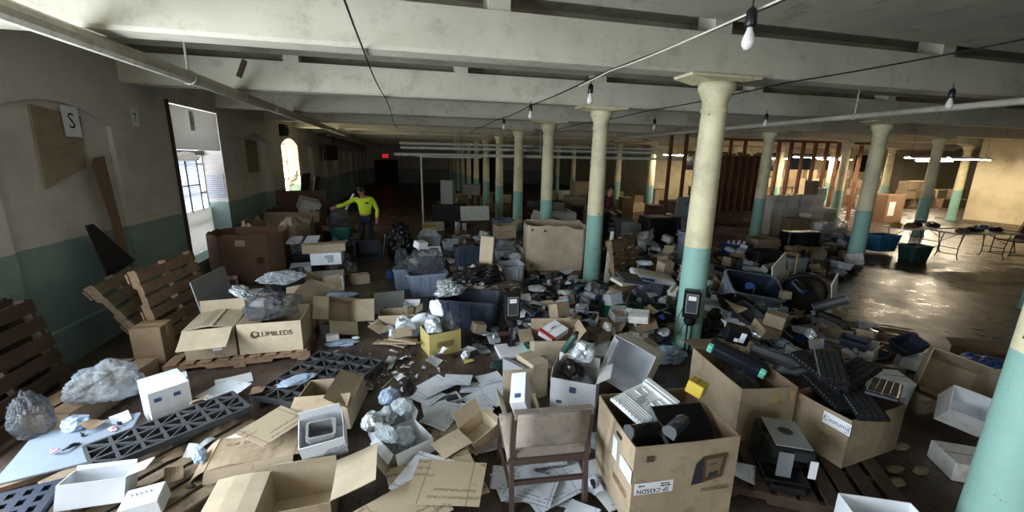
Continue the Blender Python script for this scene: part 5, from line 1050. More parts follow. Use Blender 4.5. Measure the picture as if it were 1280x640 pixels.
for s in (-1, 1):
    MB().tube([(-.27, s*.27, .0), (-.25, s*.27, .62), (-.15, s*.27, .66), (.32, s*.27, .62)], .014, 8).build('arm_frame', 'dark_metal', ac); MB().tube([(.38, s*.27, 0), (.26, s*.27, .45), (.42, s*.27, .98)], .014, 8).build('rear_frame', 'dark_metal', ac); MB().tube([(-.3, s*.27, .014), (.4, s*.27, .014)], .013, 8).build('floor_runner', 'dark_metal', ac)
at(ac, 1262, 318, 0, R(-20))
# ================================================================== people
def skin(name, nodes, edges, mt, parent, sub=2, cut=None):
    """one continuous body surface grown over joints: nodes {key: (x, y, z, rx, ry)}"""
    ks = list(nodes); ix = {k: i for i, k in enumerate(ks)}
    me = bpy.data.meshes.new(name); me.from_pydata([nodes[k][:3] for k in ks], [(ix[a], ix[b]) for a, b in edges], [])
    o = bpy.data.objects.new(name, me); COL.objects.link(o)
    md = o.modifiers.new('s', 'SKIN'); md.use_smooth_shade = True; sv = me.skin_vertices[0].data
    for i, k in enumerate(ks): r_ = nodes[k][3:]; sv[i].radius = (r_[0], r_[-1]); sv[i].use_root = i == 0
    sd = o.modifiers.new('d', 'SUBSURF'); sd.levels = sd.render_levels = sub
    bpy.context.view_layer.update()
    m2 = bpy.data.meshes.new_from_object(o.evaluated_get(bpy.context.evaluated_depsgraph_get())); bpy.data.objects.remove(o)
    m2.materials.clear(); m2.materials.append(MATS[mt]); m2.polygons.foreach_set('use_smooth', [True]*len(m2.polygons)); m2.name = name
    q = bpy.data.objects.new(name, m2); COL.objects.link(q); q.parent = parent; KIDS.setdefault(parent.name, []).append(q); return q
def lerp(a, b, f): return tuple(a[i]+(b[i]-a[i])*f for i in range(3))
def person(label, J, shirt, trousers, hair='hair', long_sleeve=False):
    """J: joint positions; body faces -y"""
    o = T('person', label, 'person'); N, E = {}, []
    def nd(k, p, r, r2=None): N[k] = (*p, r, r2 or r)
    nd('pelvis', J['pelvis'], .14, .11); nd('belly', lerp(J['pelvis'], J['chest'], .5), .135, .10); nd('chest', J['chest'], .15, .11); nd('neckb', J['neck'], .07); nd('neckt', lerp(J['neck'], J['head'], .45), .052)
    nd('jaw', lerp(J['neck'], J['head'], .8), .066, .075); nd('head', J['head'], .077, .095); h = Vector(J['head'])-Vector(J['neck']); h.normalize(); nd('crown', tuple(Vector(J['head'])+h*.085), .055, .065)
    E += [('pelvis', 'belly'), ('belly', 'chest'), ('chest', 'neckb'), ('neckb', 'neckt'), ('neckt', 'jaw'), ('jaw', 'head'), ('head', 'crown')]
    for s in 'lr':
        S_, el, wr = J['sh'+s], J['el'+s], J['wr'+s]; nd('sh'+s, S_, .062); nd('ua'+s, lerp(S_, el, .5), .05); nd('el'+s, el, .042); nd('fa'+s, lerp(el, wr, .4), .042); nd('wr'+s, wr, .028)
        dv = (Vector(wr)-Vector(el)).normalized(); sd = dv.cross(Vector((0, 1, .2))).normalized(); pm = Vector(wr)+dv*.05; nd('pa'+s, tuple(pm), .036, .018)
        E += [('chest', 'sh'+s), ('sh'+s, 'ua'+s), ('ua'+s, 'el'+s), ('el'+s, 'fa'+s), ('fa'+s, 'wr'+s), ('wr'+s, 'pa'+s)]
        kn = dv.cross(sd)
        for q in range(4):
            b = pm+dv*.03+sd*(.024-.016*q); l = (.034, .04, .037, .029)[q]; m_ = b+dv*l; t_ = m_+(dv*.6+kn*.7)*l*.8
            nd('k%d%s' % (q, s), tuple(b), .0095); nd('m%d%s' % (q, s), tuple(m_), .0085); nd('t%d%s' % (q, s), tuple(t_), .0075); E += [('pa'+s, 'k%d%s' % (q, s)), ('k%d%s' % (q, s), 'm%d%s' % (q, s)), ('m%d%s' % (q, s), 't%d%s' % (q, s))]
        b = Vector(wr)+dv*.025+sd*.035; nd('th'+s, tuple(b), .011); nd('tt'+s, tuple(b+dv*.04+sd*.018), .009); E += [('wr'+s, 'th'+s), ('th'+s, 'tt'+s)]
        H, K, A = J['hip'+s], J['kn'+s], J['an'+s]; nd('hp'+s, H, .088); nd('tm'+s, lerp(H, K, .5), .078); nd('kn'+s, K, .058); nd('cf'+s, lerp(K, A, .35), .056); nd('an'+s, A, .04); nd('ft'+s, (A[0]+.02*(1 if s == 'r' else -1), A[1]-.15, .035), .04, .03)
        E += [('pelvis', 'hp'+s), ('hp'+s, 'tm'+s), ('tm'+s, 'kn'+s), ('kn'+s, 'cf'+s), ('cf'+s, 'an'+s), ('an'+s, 'ft'+s)]
    skin('body', N, E, 'skin', o)
    # face
    hd = Vector(J['head']); fdir = Vector(J.get('face', (0, -1, -.2))).normalized(); upv = h; sdv = fdir.cross(upv).normalized()
    fc_ = MB()
    fc_.loft([[hd+fdir*(.088)+sdv*.009+upv*.02, hd+fdir*.088-sdv*.009+upv*.02, hd+fdir*.088+upv*.03], [hd+fdir*.108+sdv*.014-upv*.022, hd+fdir*.108-sdv*.014-upv*.022, hd+fdir*.115-upv*.014]]); fc_.build('nose', 'skin', o)
    for s in (-1, 1):
        MB().lathe([(.001, -.006), (.008, 0), (.001, .006)], 8, Matrix.Translation(hd+fdir*.084+sdv*s*.033+upv*.012)).build('eye', 'eye', o); MB().lathe([(.004, -.03), (.022, -.006), (.026, .012), (.006, .028)], 8, Matrix.Translation(hd+sdv*s*.076)).build('ear', 'skin', o)
    MB().bar(hd+fdir*.092-sdv*.024-upv*.048, hd+fdir*.092+sdv*.024-upv*.048, .008, .008).build('mouth', 'cap_red', o)
    hr = crumple('hair', hair, .092, .105, .09, 5, 3, amp=.06, freq=2, fold=.1); hr.location = hd-fdir*.018+upv*.045; hr.parent = o; KIDS[o.name].append(hr)
    # clothing grown over the same joints, a little fuller
    g = 1.13
    def sub_(keys, f=g): return {k: (*N[k][:3], N[k][3]*f, N[k][4]*f) for k in keys}, [(a, b) for a, b in E if a in keys and b in keys]
    up = ['chest', 'belly', 'pelvis', 'neckb']+[a+s for s in 'lr' for a in ('sh', 'ua', 'el')+(('fa', ) if long_sleeve else ())]
    n_, e_ = sub_(up, 1.17); n_['pelvis'] = (*lerp(J['pelvis'], J['chest'], .1), .165, .13)
    if long_sleeve:
        for s in 'lr': w_ = lerp(J['el'+s], J['wr'+s], .92); n_['cu'+s] = (*w_, .04, .04); e_.append(('fa'+s, 'cu'+s))
    skin('shirt', n_, e_, shirt, o)
    lo = ['pelvis']+[a+s for s in 'lr' for a in ('hp', 'tm', 'kn', 'cf')]; n_, e_ = sub_(lo, 1.16)
    for s in 'lr': n_['hem'+s] = (*lerp(J['kn'+s], J['an'+s], .96), .062, .062); e_.append(('cf'+s, 'hem'+s))
    skin('trousers', n_, e_, trousers, o)
    for s in 'lr':
        A = J['an'+s]; MB().loft([[(A[0]+x_*q, A[1]+y_, z_) for x_, y_ in ((-.045, .06), (.045, .06), (.05, -.1), (.03, -.2), (-.03, -.2), (-.05, -.1))] for q, z_ in ((1, 0), (1.05, .05), (.8, .085))]).build('shoe', 'black_rough', o)
    return o
J1 = dict(pelvis=(0, 0, .93), chest=(.02, -.06, 1.27), neck=(0, -.12, 1.46), head=(-.03, -.20, 1.60), face=(-.3, -1, -.5),
          shl=(-.20, -.09, 1.40), ell=(-.42, -.22, 1.28), wrl=(-.62, -.36, 1.22), shr=(.20, -.06, 1.39), elr=(.30, .02, 1.12), wrr=(.30, -.12, .90),
          hipl=(-.09, .0, .90), knl=(-.12, -.04, .49), anl=(-.13, .02, .08), hipr=(.09, .0, .90), knr=(.12, -.02, .49), anr=(.14, .03, .08))
P1 = person('person in a neon yellow sweatshirt and dark trousers reaching into a teal bin', J1, 'hivis', 'denim', long_sleeve=True); p = F(457, 322)
P1.location = (p.x, p.y+.55, 0); P1.rotation_euler.z = R(-6); patch(P1, Matrix.Translation((.10, -.205, 1.31)) @ Matrix.Rotation(R(90), 4, 'X'), .09, .035, 'ink', 'chest_print'); disc(P1.location.x, P1.location.y, .25, 1.7); LM('worker in neon yellow', P1)
J2 = dict(pelvis=(.16, 0, .92), chest=(-.08, -.04, 1.18), neck=(-.28, -.06, 1.30), head=(-.44, -.08, 1.33), face=(-1, -.2, -.6),
          shl=(-.18, -.22, 1.24), ell=(-.26, -.26, .98), wrl=(-.40, -.22, .78), shr=(-.18, .14, 1.24), elr=(-.28, .18, .98), wrr=(-.42, .14, .80),
          hipl=(.15, -.09, .90), knl=(.08, -.12, .49), anl=(.14, -.12, .08), hipr=(.15, .09, .90), knr=(.10, .1, .49), anr=(.16, .12, .08))
P2 = person('person in white shirt and dark trousers bending, half hidden by the time clock column', J2, 'shirt_white', 'denim'); p = F(888, 336); P2.location = (p.x+.02, p.y+.45, 0); P2.rotation_euler.z = R(24); disc(P2.location.x, P2.location.y, .28, 1.5); LM('man bending', P2)
J3 = dict(J1); J3.update(head=(.02, -.16, 1.63), face=(.5, -1, -.4), ell=(-.30, -.10, 1.12), wrl=(-.2, -.34, 1.0), elr=(.30, -.05, 1.12), wrr=(.24, -.32, 1.0))
P3 = person('person in dark maroon top sorting scrap behind the turquoise footed column', J3, 'maroon', 'denim', long_sleeve=True); p = F(757, 306); P3.location = (p.x, p.y+.2, 0); P3.rotation_euler.z = R(30); disc(P3.location.x, P3.location.y, .25, 1.7)
# ================================================================== on and under the ceiling
def pipe(name, label, pts, r, mt, cat='pipe', extra=None):
    o = T(name, label, cat); MB().tube(pts, r, 10).build('pipe_run', mt, o)
    if extra: extra(o)
    return o
def hangers(X, Z, ys, r):
    def f(o):
        for y in ys:
            MB().tube([(X, y, Z+r), (X, y, 3.86)], .012, 6).build('hanger_rod', 'pipe_paint', o); MB().lathe([(r+.004, -.02), (r+.012, -.018), (r+.012, .018), (r+.004, .02)], 12, Matrix.Translation((X, y, Z)) @ Matrix.Rotation(R(90), 4, 'X')).build('clamp', 'pipe_paint', o)
    return f
pipe('sprinkler_pipe', 'fat painted pipe running along the ceiling beside the brick wall', [(-2.5, y, 3.31) for y in np.arange(1.5, 42, 3)], .075, 'pipe_paint', extra=hangers(-2.5, 3.31, [3.3, 6.0, 9.2, 12.3, 15.4, 18.5], .075))
pipe('sprinkler_pipe', 'thin pale pipe hung below the beams over the open floor', [(7.5, y, 3.24) for y in np.arange(1.5, 42, 3)], .045, 'pipe_paint', extra=hangers(7.5, 3.24, [2.9, 5.9, 9.0, 12.1], .045))
def cable(label, X, z, mt='wire_black', y1=16, r=.008, ys=2.0):
    o = T('ceiling_cable', label, 'cable'); pts = [(X+.02*math.sin(y*.9), y, z-.025*abs(math.sin((y-1.39)/3.092*math.pi))) for y in np.arange(ys-2, y1, .4)]; MB().tube(pts, r, 6).build('cable_run', mt, o); return o
c1 = cable('black light string cable crossing the beams beside the nearest bulb', 2.16, 3.385); MB().tube([(2.10+.03*math.sin(y*1.7), y, 3.37-.05*abs(math.sin((y-1.39)/3.092*math.pi))) for y in np.arange(0, 5.4, .4)], .007, 6).build('yellow_cord', 'cream', c1)
cable('lone dark wire strung below the beams toward the far exit', -.36, 3.39)
cable('thin dark cable under the beams over the open floor', 4.5, 3.385); 
def bulb(x, y, label, z=3.33):
    o = T('light_bulb', label, 'light bulb', 'bare bulbs on the light strings'); 
    MB().lathe([(.028, .0), (.034, .01), (.03, .09), (.012, .11)], 12, Matrix.Translation((0, 0, -.11))).build('socket', 'black', o, True)
    MB().lathe([(.001, -.235), (.022, -.23), (.037, -.205), (.038, -.185), (.028, -.15), (.018, -.125), (.017, -.11)], 14).build('glass', 'bulb_glass', o, True); MB().tube([(0, 0, 0), (0, 0, .05)], .005, 5).build('pigtail', 'wire_black', o)
    o.location = (x, y, z); del o['group']; return o
for (x, y, lb) in ((2.02, 2.32, 'large frosted bulb hanging close to the camera'), (2.16, 4.95, 'frosted bulb hanging under the cable before the white column'), (2.0, 7.0, 'small bulb high over the middle of the hall'), (2.14, 9.7, 'tiny bulb hanging over the pale tubs'), (6.3, 3.85, 'dim bulb by the thin pale pipe over the dark floor'), (6.45, 6.7, 'small dark bulb just beyond the time clock column'), (5.2, 8.4, 'distant bulb beside the column cap')): bulb(x, y, lb)
rg = T('brown_tag', 'brown rusty strip fixed askew on the beam face near the brick wall', 'strip', rot=(0, R(24), 0)); MB().box((-.035, -.012, -.13), (.035, .012, .13)).build('strip_plate', 'wood_dark', rg); rg.location = AY(302, 86, 7.40); 
# long white rails on posts
for z_, x0, lb in ((2.53, -.47, 'lowest long white rail crossing the dark end of the hall'), (2.76, -.28, 'middle long white rail crossing the dark end of the hall'), (2.92, -.32, 'highest long white rail crossing the dark end of the hall')):
    o = T('overhead_rail', lb, 'rail'); yy = 13.95+(z_-2.5)*4; MB().box((x0, yy-.03, z_-.045), (10.2, yy+.03, z_+.045)).build('rail_bar', 'paint_white', o)
    for xx in (1.6, 4.4, 7.2, 9.8): MB().tube([(xx, yy, z_+.045), (xx, yy, 3.86)], .012, 6).build('drop_rod', 'pipe_paint', o)
o = T('rail_post', 'thin white post standing alone under the end of the long rails', 'post'); MB().tube([(0, 0, 0), (0, 0, 2.46)], .028, 8).build('post_shaft', 'paint_white', o); MB().box((-.1, -.1, 0), (.1, .1, .02)).build('base_plate', 'paint_white', o); MB().box((-.1, -.03, 2.44), (1.9, .03, 2.48)).build('cross_bar', 'paint_white', o); o.location = (.36, 13.6, 0); stamp(o)
# wall signs
def wsign(ch_, u, v, lb, w_=.17, h_=.26, size=.15, dx=.0):
    p = AX(u, v, XW); o = T('letter_sign', lb, 'sign'); M = Matrix(((0, 0, 1, 0), (1, 0, 0, 0), (0, 1, 0, 0), (0, 0, 0, 1)))
    MB().box((-w_/2, -h_/2, -.002), (w_/2, h_/2, .002), M).build('sign_plate', 'translucent_board' if ch_ == 'U' else 'label_white', o); text(kids(o)[0], M, ch_, size, 'ink'); o.location = (XW+.006+dx, p.y, p.z); return o
wsign('S', 91, 152, 'white sign reading S on the boarded arch', .26, .36, .26, dx=-.02); wsign('7', 168, 147, 'small white sign reading 7 on the brick between two windows', .17, .26, .17); wsign('U', 237, 151, 'narrow sign reading U on the white panel over the bright window', .16, .34, .2, dx=.03)
o = T('plywood_cover', 'brown board fixed over the arch behind the letter S', 'board'); a, b, c, d = AX(42, 130, XW), AX(105, 146, XW), AX(112, 208, XW), AX(62, 236, XW); MB().loft([[(XW-.056+q, pt.y, pt.z) for pt in (a, b, c, d)] for q in (0, .022)]).build('board_face', 'card_grey', o)
o = T('window_panel', 'white board covering the top of the bright papered window', 'board'); MB().box((XW-.03, 8.6, 2.50), (XW-.012, 10.46, 3.26), ch=.004).build('board_face', 'translucent_board', o)
o = T('window_panel', 'pale board filling the bottom of the bright papered window', 'board'); MB().box((XW-TH+.12, 8.6, .44), (XW-TH+.15, 10.46, 1.3), ch=.004).build('board_face', 'translucent_board', o)
for i in range(4):
    o = sheet('printed notice taped in the two by two block on the bright window', .42, .47, 'notice_paper', .002, i, group='notices on the bright window'); o.rotation_euler = (0, R(-90), 0); o.rotation_euler = (R(90), 0, R(90)); o.location = (XW-TH+.14, 9.42+.46*(i % 2), 1.55+.51*(i//2))
o = sheet('single printed notice taped on the bright window jamb', .32, .5, 'notice_paper', .002, 6); o.rotation_euler = (R(90), 0, 0); o.location = (XW-.2, 10.465, 1.75)
o = bag('torn plastic sheet drooping across the middle of the bright window', 'translucent_board', .02, .5, .10, 230, 'plastic sheet', 'plastic_sheet', 4, fold=.6); o.location = (XW-TH+.2, 9.5, 2.35)
o = T('window_brace', 'dark timber strip along the near edge of the bright window', 'strip'); MB().box((XW+.0, 8.50, .1), (XW+.03, 8.57, 3.32)).build('strip_face', 'wood_dark', o)
gr = T('wall_graffiti', 'dark sprayed scrawl on the yellow lit window jamb', 'graffiti'); g = MB()
for k_ in range(7): g.tube([(XW-.09-.04*k_+.02*math.sin(j*2.2+k_), 16.992, 1.9-.05*j-.06*k_+.05*math.sin(j*1.9+k_*2)) for j in range(6)], .008, 4)
g.build('scrawl', 'ink_brown', gr)
o = T('electric_switch_box', 'dark electric panel on the brick wall beyond the graffiti window', 'panel'); p = AX(412, 191, XW); MB().box((0, -1.6, -.38), (.14, 1.6, .38), ch=.01).build('panel_case', 'dark_grey', o); MB().box((.14, -.7, -.3), (.15, .7, .3)).build('door', 'dark_metal', o); MB().tube([(.06, 1.0, .38), (.06, 1.0, 1.0)], .03, 8).build('conduit', 'dark_metal', o); o.location = (XW+.003, p.y, p.z)
o = T('board_cover', 'dark board on the small arched window before the graffiti window', 'board'); p = AX(321, 186, XW); MB().box((-.157, -.42, -.62), (-.12, .42, .22)).build('board_face', 'card_grey', o); o.location = (XW, p.y, p.z)
o = T('wall_bell', 'dark bell box high on the brick beside the graffiti window', 'bell'); p = AX(351, 163, XW); MB().box((0, -.22, -.18), (.16, .22, .18), ch=.02).build('bell_case', 'black_rough', o); MB().lathe([(.12, 0), (.1, .05), (.02, .08)], 14, Matrix.Translation((.16, 0, 0)) @ Matrix.Rotation(R(90), 4, 'Y')).build('gong', 'dark_metal', o); o.location = (XW+.003, p.y, p.z)
for i, (u, mt, lb) in enumerate(((402, 'black_rough', 'black door leaf leaning on the brick wall behind the worker'), (413, 'wood_dark', 'brown board leaning beside the black door leaf'))):
    o = T('leaning_board', lb, 'board', rot=(0, R(-80), 0)); MB().box((-.0, -.5+.1*i, -.02), (1.9-.15*i, .5-.1*i, .02), ch=.005).build('board_face', mt, o); p = F(u, 285); o.location = (XW+.42, [14.6, 16.3][i], .02); stamp(o)
o = T('exit_sign', 'small red lit exit sign far at the dark end', 'sign'); p = AY(482, 195, 41.9); MB().box((-.34, -.1, -.15), (.34, 0, .15), ch=.01).build('sign_case', 'black', o); text(o, Matrix.Translation((0, -.102, 0)) @ Matrix.Rotation(R(90), 4, 'X'), 'EXIT', .26, 'exit_red'); MB().box((-.3, -.104, .11), (.3, -.101, .14)).box((-.3, -.104, -.14), (.3, -.101, -.11)).build('lit_edge', 'exit_red', o); o.location = (p.x, 41.88, p.z)
S('door_1', MB().box((-3.2, 41.85, 0), (-1.1, 41.98, 2.2)), 'wood_dark')
S('door_2', MB().box((4.6, 41.85, 0), (8.4, 41.98, 2.6)), 'black_rough')
# ================================================================== right hand bay: lamps, partition, cartons
def tube_lamp(x, y, z, L_, label, n=1):
    o = T('tube_light', label, 'light'); MB().box((-L_/2, -.06, .03), (L_/2, .06, .09), ch=.01).loft([[(s, -.13, .0), (s, -.06, .05), (s, .06, .05), (s, .13, .0), (s, .06, .06), (s, -.06, .06)] for s in (-L_/2, L_/2)]).build('reflector', 'white', o)
    for dy in (-.05, .05): MB().tube([(-L_/2+.02, dy, .0), (L_/2-.02, dy, .0)], .019, 8).build('tube', 'tube', o)
    for dx in (-L_*.4, L_*.4): MB().tube([(dx, 0, .09), (dx, 0, 3.86-z)], .005, 5).build('hanging_wire', 'dark_metal', o)
    o.location = (x, y, z); return o
for (x, y, L_, lb) in ((19.4, 12.2, 1.9, 'glowing tube light just before the end of the pale wall'), (21.75, 12.2, 2.3, 'glowing tube light in front of the pale wall'), (17.3, 15.3, 1.5, 'tube light over the white carton stacks, first of two'), (18.85, 15.3, 1.2, 'tube light over the white carton stacks, second of two'), (13.9, 15.9, 1.6, 'tube light behind the brown partition'), (10.9, 15.9, .9, 'short tube light behind the time clock column'),
                       (27, 16.5, 2.4, 'tube light inside the packing bay'), (24, 19.5, 2.4, 'tube light deeper in the packing bay'), (20, 20, 2.4, 'tube light above the brown carton wall'), (30, 18.5, 2.4, 'tube light at the far corner of the packing bay')): tube_lamp(x, y, 2.72, L_, lb)
o = T('timber_partition', 'brown ribbed timber partition behind the time clock column', 'partition')
MB().box((11.5, 14.5, 0), (14.4, 14.53, 2.72)).build('back_sheet', 'stud_panel', o)
for i in range(9): MB().box((11.5+.35*i, 14.38, 0), (11.58+.35*i, 14.5, 2.8)).build('rib', 'stud', o)
MB().box((11.45, 14.36, 0), (14.45, 14.37, .5)).build('kick_board', 'wood_dark', o); stamp(o)
o = T('stud_partition', 'bare brown stud frame beyond the white carton stacks', 'frame')
for i in range(9):
    x = 14.7+.62*i; MB().box((x, 14.36, 0), (x+.07, 14.5, 3.38)).build('stud', 'stud', o)
MB().box((11.4, 14.36, 3.30), (20.2, 14.5, 3.385)).build('top_plate', 'stud', o); MB().box((14.6, 14.35, 2.0), (20.2, 14.36, 2.08)).build('noggin', 'stud', o) if 0 else None; stamp(o)
for i, x in enumerate((12.2, 12.9, 13.6, 8.9, 9.5)):
    o = T('timber_post', 'dark timber post %s' % ['behind the partition', 'behind the partition, second along', 'behind the partition, third along', 'before the lit floor behind the blue barrel', 'beside the post behind the blue barrel'][i], 'post'); MB().box((-.05, -.05, 0), (.05, .05, 3.38), ch=.004).build('post_shaft', 'stud', o); o.location = (x, 15.0 if i < 3 else 13.2, 0); stamp(o)
# brown carton wall at the back of the bay
rr = random.Random(5); cnt = 0
BX = []
for i in range(17):
    x = 16.5+i*.86
    for k_ in range(rr.choice([3, 3, 4, 4, 2])):
        BX.append((x+rr.uniform(-.03, .03), 21.2+rr.uniform(0, .3), k_))
for i in range(9):
    for k_ in range(rr.choice([1, 2, 2, 3])): BX.append((25.8+i*.95, 18.6+rr.uniform(-.4, .8), k_))
protos = [closed_box('brown carton in the stacked carton wall at the back of the packing bay', .78, .6, .52, m_, name='shipping_carton') for m_ in ('card', 'card_pale', 'card_dark', 'card')]
for q_ in protos: q_['group'] = 'brown cartons at the back of the packing bay'
us = [0]*4
for (x, y, k_) in BX:
    j = rr.randrange(4); q = protos[j] if not us[j] else copy_tree(protos[j]); us[j] = 1; put(q, x, y, rr.uniform(-.05, .05), sr=0)
for j in range(4):
    if not us[j]: kill(protos[j])
o = closed_box('red brown crate with a white notice beside the packing bay chair', 1.0, .8, 1.2, 'card_red', tape=False); at(o, 1098, 276); patch(o, face_matrix(1, .8, 0, .3, .6, .003), .35, .6, 'label_white')
o = T('black_stool', 'tall black stool with thin legs on the lit floor of the packing bay', 'stool'); MB().lathe([(.2, .62), (.22, .66), (.2, .7)], 16).build('seat', 'black', o); MB().loft([[(-.22, .16, .72), (.22, .16, .72), (.22, .2, .72), (-.22, .2, .72)], [(-.25, .2, 1.2), (.25, .2, 1.2), (.25, .25, 1.2), (-.25, .25, 1.2)]]).build('backrest', 'black', o)
for s in (-1, 1):
    for r_ in (-1, 1): MB().tube([(s*.15, r_*.15, .63), (s*.22, r_*.22, 0)], .018, 6).build('leg', 'dark_metal', o)
at(o, 1112, 274)
for i, (u, v) in enumerate([(1052, 262), (1060, 266), (1068, 264), (1058, 270)]): q = sheet('loose white paper on the lit floor behind the bare column', .5, .35, 'white_card', .03, i, group='papers on the lit floor'); at(q, u, v, 0, i)
# dim goods along the dark end
rr = random.Random(9)
for i in range(60):
    u, v = rr.uniform(560, 860), rr.uniform(252, 284); p = F(u, v)
    if any(abs(p.x-X) < .9 and abs((p.y-4.48) % 3.092) < .9 for X in (XM, XR)): continue
    mt = rr.choice(['card_dark', 'card_grey', 'black_rough', 'grey', 'wood_dark', 'card', 'white_card_dirty', 'dark_grey', 'maroon']); w_, d_, h_ = rr.uniform(.4, 1.1), rr.uniform(.4, .8), rr.uniform(.3, .9)
    q = closed_box(None, w_, d_, h_, mt, tape=False, name='storage_box'); q['category'] = 'box'
    nm = {'card_dark': 'dark brown', 'card_grey': 'grey brown', 'black_rough': 'black', 'grey': 'grey', 'wood_dark': 'dark wood', 'card': 'brown', 'white_card_dirty': 'off-white', 'dark_grey': 'dark grey', 'maroon': 'maroon'}[mt]
    if put(q, p.x, p.y, rr.uniform(-.4, .4), 0, .9): litter_tag(q, 'dim %s box of goods' % nm, 'box', p.x, p.y)
# ================================================================== loose litter, every piece a thing of its own
rr = random.Random(21)
def rbox(s=1.):
    mt, nm = rr.choice([('card', 'tan'), ('card_pale', 'pale tan'), ('white_card', 'white'), ('card_dark', 'dark brown'), ('grey_card', 'grey'), ('white_card_dirty', 'off-white'), ('card_grey', 'grey brown')])
    w_, d_, h_ = rr.uniform(.14, .34)*s, rr.uniform(.12, .28)*s, rr.uniform(.06, .22)*s
    if rr.random() < .35:
        fl_ = {0: (rr.uniform(20, 150), h_*.7), 2: (rr.uniform(-20, 100), h_*.7), rr.choice([1, 3]): (rr.uniform(10, 120), h_*.8)}; q = open_box(None, w_, d_, h_, mt, None, fl_, bulge=.003); n = 'open %s carton' % nm
    else: q = closed_box(None, w_, d_, h_, mt, tape=rr.random() < .5); n = '%s carton' % nm
    q.rotation_euler = (rr.gauss(0, .16), rr.gauss(0, .16), rr.uniform(0, 6.28)); return q, 'small '+n, 'box'
def rcart(s=1.):
    mt, nm = rr.choice([('black', 'black'), ('black', 'black'), ('dark_grey', 'dark grey'), ('navy', 'navy'), ('grey', 'grey')]); q = cartridge(None, rr.uniform(.2, .36)*s, .11*s, .09*s, mt, accent=rr.choice(['dark_grey', 'grey_blue', 'blue', 'black'])); q.rotation_euler = (rr.gauss(0, .3), rr.gauss(0, .25), rr.uniform(0, 6.28)); return q, '%s toner cartridge' % nm, 'toner cartridge'
def rbag(s=1.):
    mt, nm = rr.choice([('film', 'clear film wad'), ('bubble', 'bubble wrap wad'), ('foil', 'silver foil bag'), ('bag_black', 'black film bag'), ('film_dark', 'grey film wad'), ('foam', 'white foam scrap'), ('film_blue', 'pale blue film wad')])
    q = crumple('film_wad', mt, rr.uniform(.07, .16)*s, rr.uniform(.06, .13)*s, rr.uniform(.04, .09)*s, rr.randrange(999), 3); q.rotation_euler = (0, 0, rr.uniform(0, 6)); return q, 'crumpled '+nm, 'packing film'
def rsheet(s=1.):
    mt, nm = rr.choice([('paper', 'white printed sheet'), ('print_white', 'white printed card'), ('card', 'tan cardboard scrap'), ('grey_card', 'grey card scrap'), ('card_dark', 'brown cardboard scrap'), ('white_card', 'white card scrap')])
    q = sheet(None, rr.uniform(.12, .3)*s, rr.uniform(.1, .24)*s, mt, rr.uniform(.008, .03), rr.randrange(99), 'paper_scrap', None, nu=5); q.rotation_euler = (rr.gauss(0, .2), rr.gauss(0, .2), rr.uniform(0, 6)); return q, nm, 'paper'
def rbit(s=1.):
    mt, nm = rr.choice([('black', 'black'), ('dark_grey', 'dark grey'), ('black_rough', 'dull black'), ('grey', 'grey'), ('white', 'white'), ('pink', 'pale pink'), ('navy', 'navy')])
    a, b, c = rr.uniform(.05, .16)*s, rr.uniform(.03, .08)*s, rr.uniform(.015, .05)*s; k = MB().box((-a/2, -b/2, 0), (a/2, b/2, c), ch=.006).box((-a/4, -b/3, c), (a/4, b/5, c*1.6), ch=.004).box((a/2-.005, -b/4, c*.2), (a/2+.02, b/4, c*.7))
    q = k.build('plastic_fragment', mt, None); q.rotation_euler = (rr.gauss(0, .3), rr.gauss(0, .3), rr.uniform(0, 6)); return q, '%s plastic fragment' % nm, 'plastic scrap'
def rtray(s=1.):
    mt, nm = rr.choice([('dark_grey', 'dark grey'), ('grey', 'grey'), ('tub_white', 'pale'), ('navy', 'navy'), ('black', 'black')]); q = tote(None, .36*s, .26*s, .12*s, mt, 'parts_tray', handles=False, ribs=False, rot=(rr.gauss(0, .2), rr.gauss(0, .2), rr.uniform(0, 6))); return q, '%s parts tray' % nm, 'tray'
def zone(poly_, n, mix, lim=.6, s=1., exclude=()):
    us_, vs_ = [p_[0] for p_ in poly_], [p_[1] for p_ in poly_]; made = tries = 0; n = int(n*1.25)
    while made < n and tries < n*7:
        tries += 1; u, v = rr.uniform(min(us_), max(us_)), rr.uniform(min(vs_), max(vs_)); ins = False; j = len(poly_)-1
        for i in range(len(poly_)):
            if (poly_[i][1] > v) != (poly_[j][1] > v) and u < (poly_[j][0]-poly_[i][0])*(v-poly_[i][1])/(poly_[j][1]-poly_[i][1])+poly_[i][0]: ins = not ins
            j = i
        if not ins: continue
        p = F(u, v)
        if abs(p.x-XM) < .35 and abs((p.y-4.48+1.5) % 3.092-1.5) < .35: continue
        if hz(p.x, p.y) > lim: continue
        q, ds, ct = rr.choices([m_[0] for m_ in mix], [m_[1] for m_ in mix])[0](s*rr.uniform(.8, 1.15))
        if drop(q, p.x, p.y, 0, lim+.12, sup=.05) is None: kill(q); continue
        litter_tag(q, ds, ct, p.x, p.y); made += 1
MIXBOX = [(rbox, 4), (rcart, 3), (rbag, 2), (rsheet, 2.5), (rtray, 1.2), (rbit, .8)]
zone([(665, 350), (735, 352), (742, 392), (722, 412), (652, 410), (648, 372)], 130, [(rbit, 4), (rbag, 2), (rsheet, 1.5), (rcart, 1.5)], .22, .9)      # dark fragments before the tall bin
zone([(765, 300), (850, 300), (852, 348), (842, 372), (750, 372), (762, 330)], 95, MIXBOX, .45, 1.1)
zone([(862, 345), (900, 345), (905, 380), (990, 395), (1030, 412), (1040, 440), (960, 455), (900, 440), (865, 420), (845, 385)], 110, MIXBOX, .5, 1.0)
zone([(690, 395), (760, 395), (850, 412), (860, 440), (770, 450), (690, 440)], 70, MIXBOX, .4, .9)
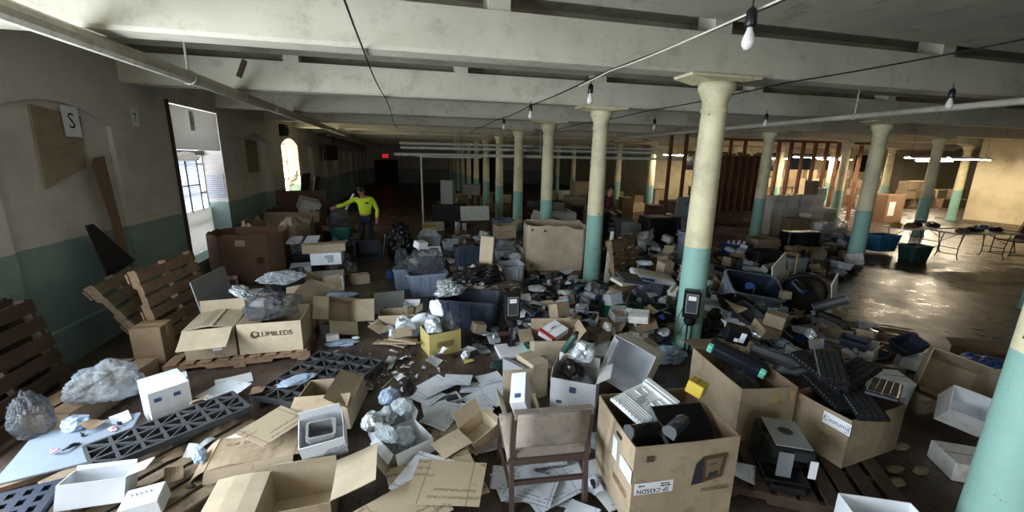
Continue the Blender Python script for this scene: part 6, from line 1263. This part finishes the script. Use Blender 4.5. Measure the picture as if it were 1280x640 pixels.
zone([(740, 345), (850, 345), (862, 405), (800, 415), (745, 400)], 60, MIXBOX, .35, .9)
zone([(900, 320), (1060, 315), (1075, 340), (1000, 352), (905, 350)], 60, MIXBOX+[(rbag, 3)], .4, 1.1)
zone([(385, 285), (445, 288), (450, 320), (440, 345), (395, 345), (385, 320)], 60, MIXBOX, .5, 1.1)
zone([(440, 400), (530, 380), (545, 330), (640, 330), (655, 420), (560, 460), (500, 450)], 60, [(rbit, 2.5), (rbag, 2), (rsheet, 2), (rbox, 1.2)], .15, .8)
zone([(500, 300), (640, 296), (650, 345), (560, 350), (505, 345)], 60, MIXBOX, .35, 1.0)
zone([(640, 440), (690, 440), (700, 500), (640, 480)], 14, MIXBOX, .3, .8)
zone([(880, 440), (1010, 440), (1090, 470), (1060, 480), (920, 470)], 34, MIXBOX, .35, .9)
zone([(990, 400), (1085, 425), (1150, 460), (1100, 475), (1000, 450)], 44, MIXBOX, .3, .8)
zone([(690, 540), (740, 540), (745, 640), (640, 640)], 10, [(rbit, 2), (rsheet, 3)], .1, .8)
zone([(60, 560), (330, 500), (345, 560), (250, 640), (80, 640)], 16, [(rbit, 1), (rsheet, 3), (rbag, .3)], .2, .6)
zone([(240, 350), (380, 370), (390, 400), (330, 395), (240, 370)], 26, MIXBOX, .3, .8)
zone([(660, 285), (740, 270), (850, 290), (850, 310), (745, 300)], 30, MIXBOX, .5, 1.3)
zone([(600, 300), (665, 300), (665, 345), (600, 345)], 30, MIXBOX, .4, .9)
zone([(1000, 340), (1090, 328), (1075, 345), (1000, 360)], 26, [(rbit, 4), (rsheet, 2), (rbag, 1)], .1, 1.0)
zone([(390, 430), (560, 450), (560, 490), (420, 500), (400, 470)], 26, [(rbit, 2), (rsheet, 1)], .05, .45)
q = T('bent_wire', 'pale bent wire lying beside the spilt white crumbs', 'wire'); MB().tube([(F(u, v)+Vector((0, 0, .006))) for u, v in ((478, 486), (490, 474), (498, 469), (496, 461), (498, 469), (508, 471))], .004, 5).build('wire_strand', 'white', q); stamp(q)
ck = MB()   # white crumbs spilt on the bare floor
for i in range(900):
    a, b = rr.gauss(0, 1), rr.gauss(0, 1); p = F(445+a*16+b*6, 465+b*7-a*3)
    if hz(p.x, p.y) > .01: continue
    s_ = rr.uniform(.002, .007); ck.box((p.x-s_, p.y-s_, 0), (p.x+s_, p.y+s_, s_))
o = ck.build('spilt_crumbs', 'white', None, fix=False); tag(o, 'white foam crumbs spilt on bare floor', 'crumbs', None, 'stuff')
finish_litter()
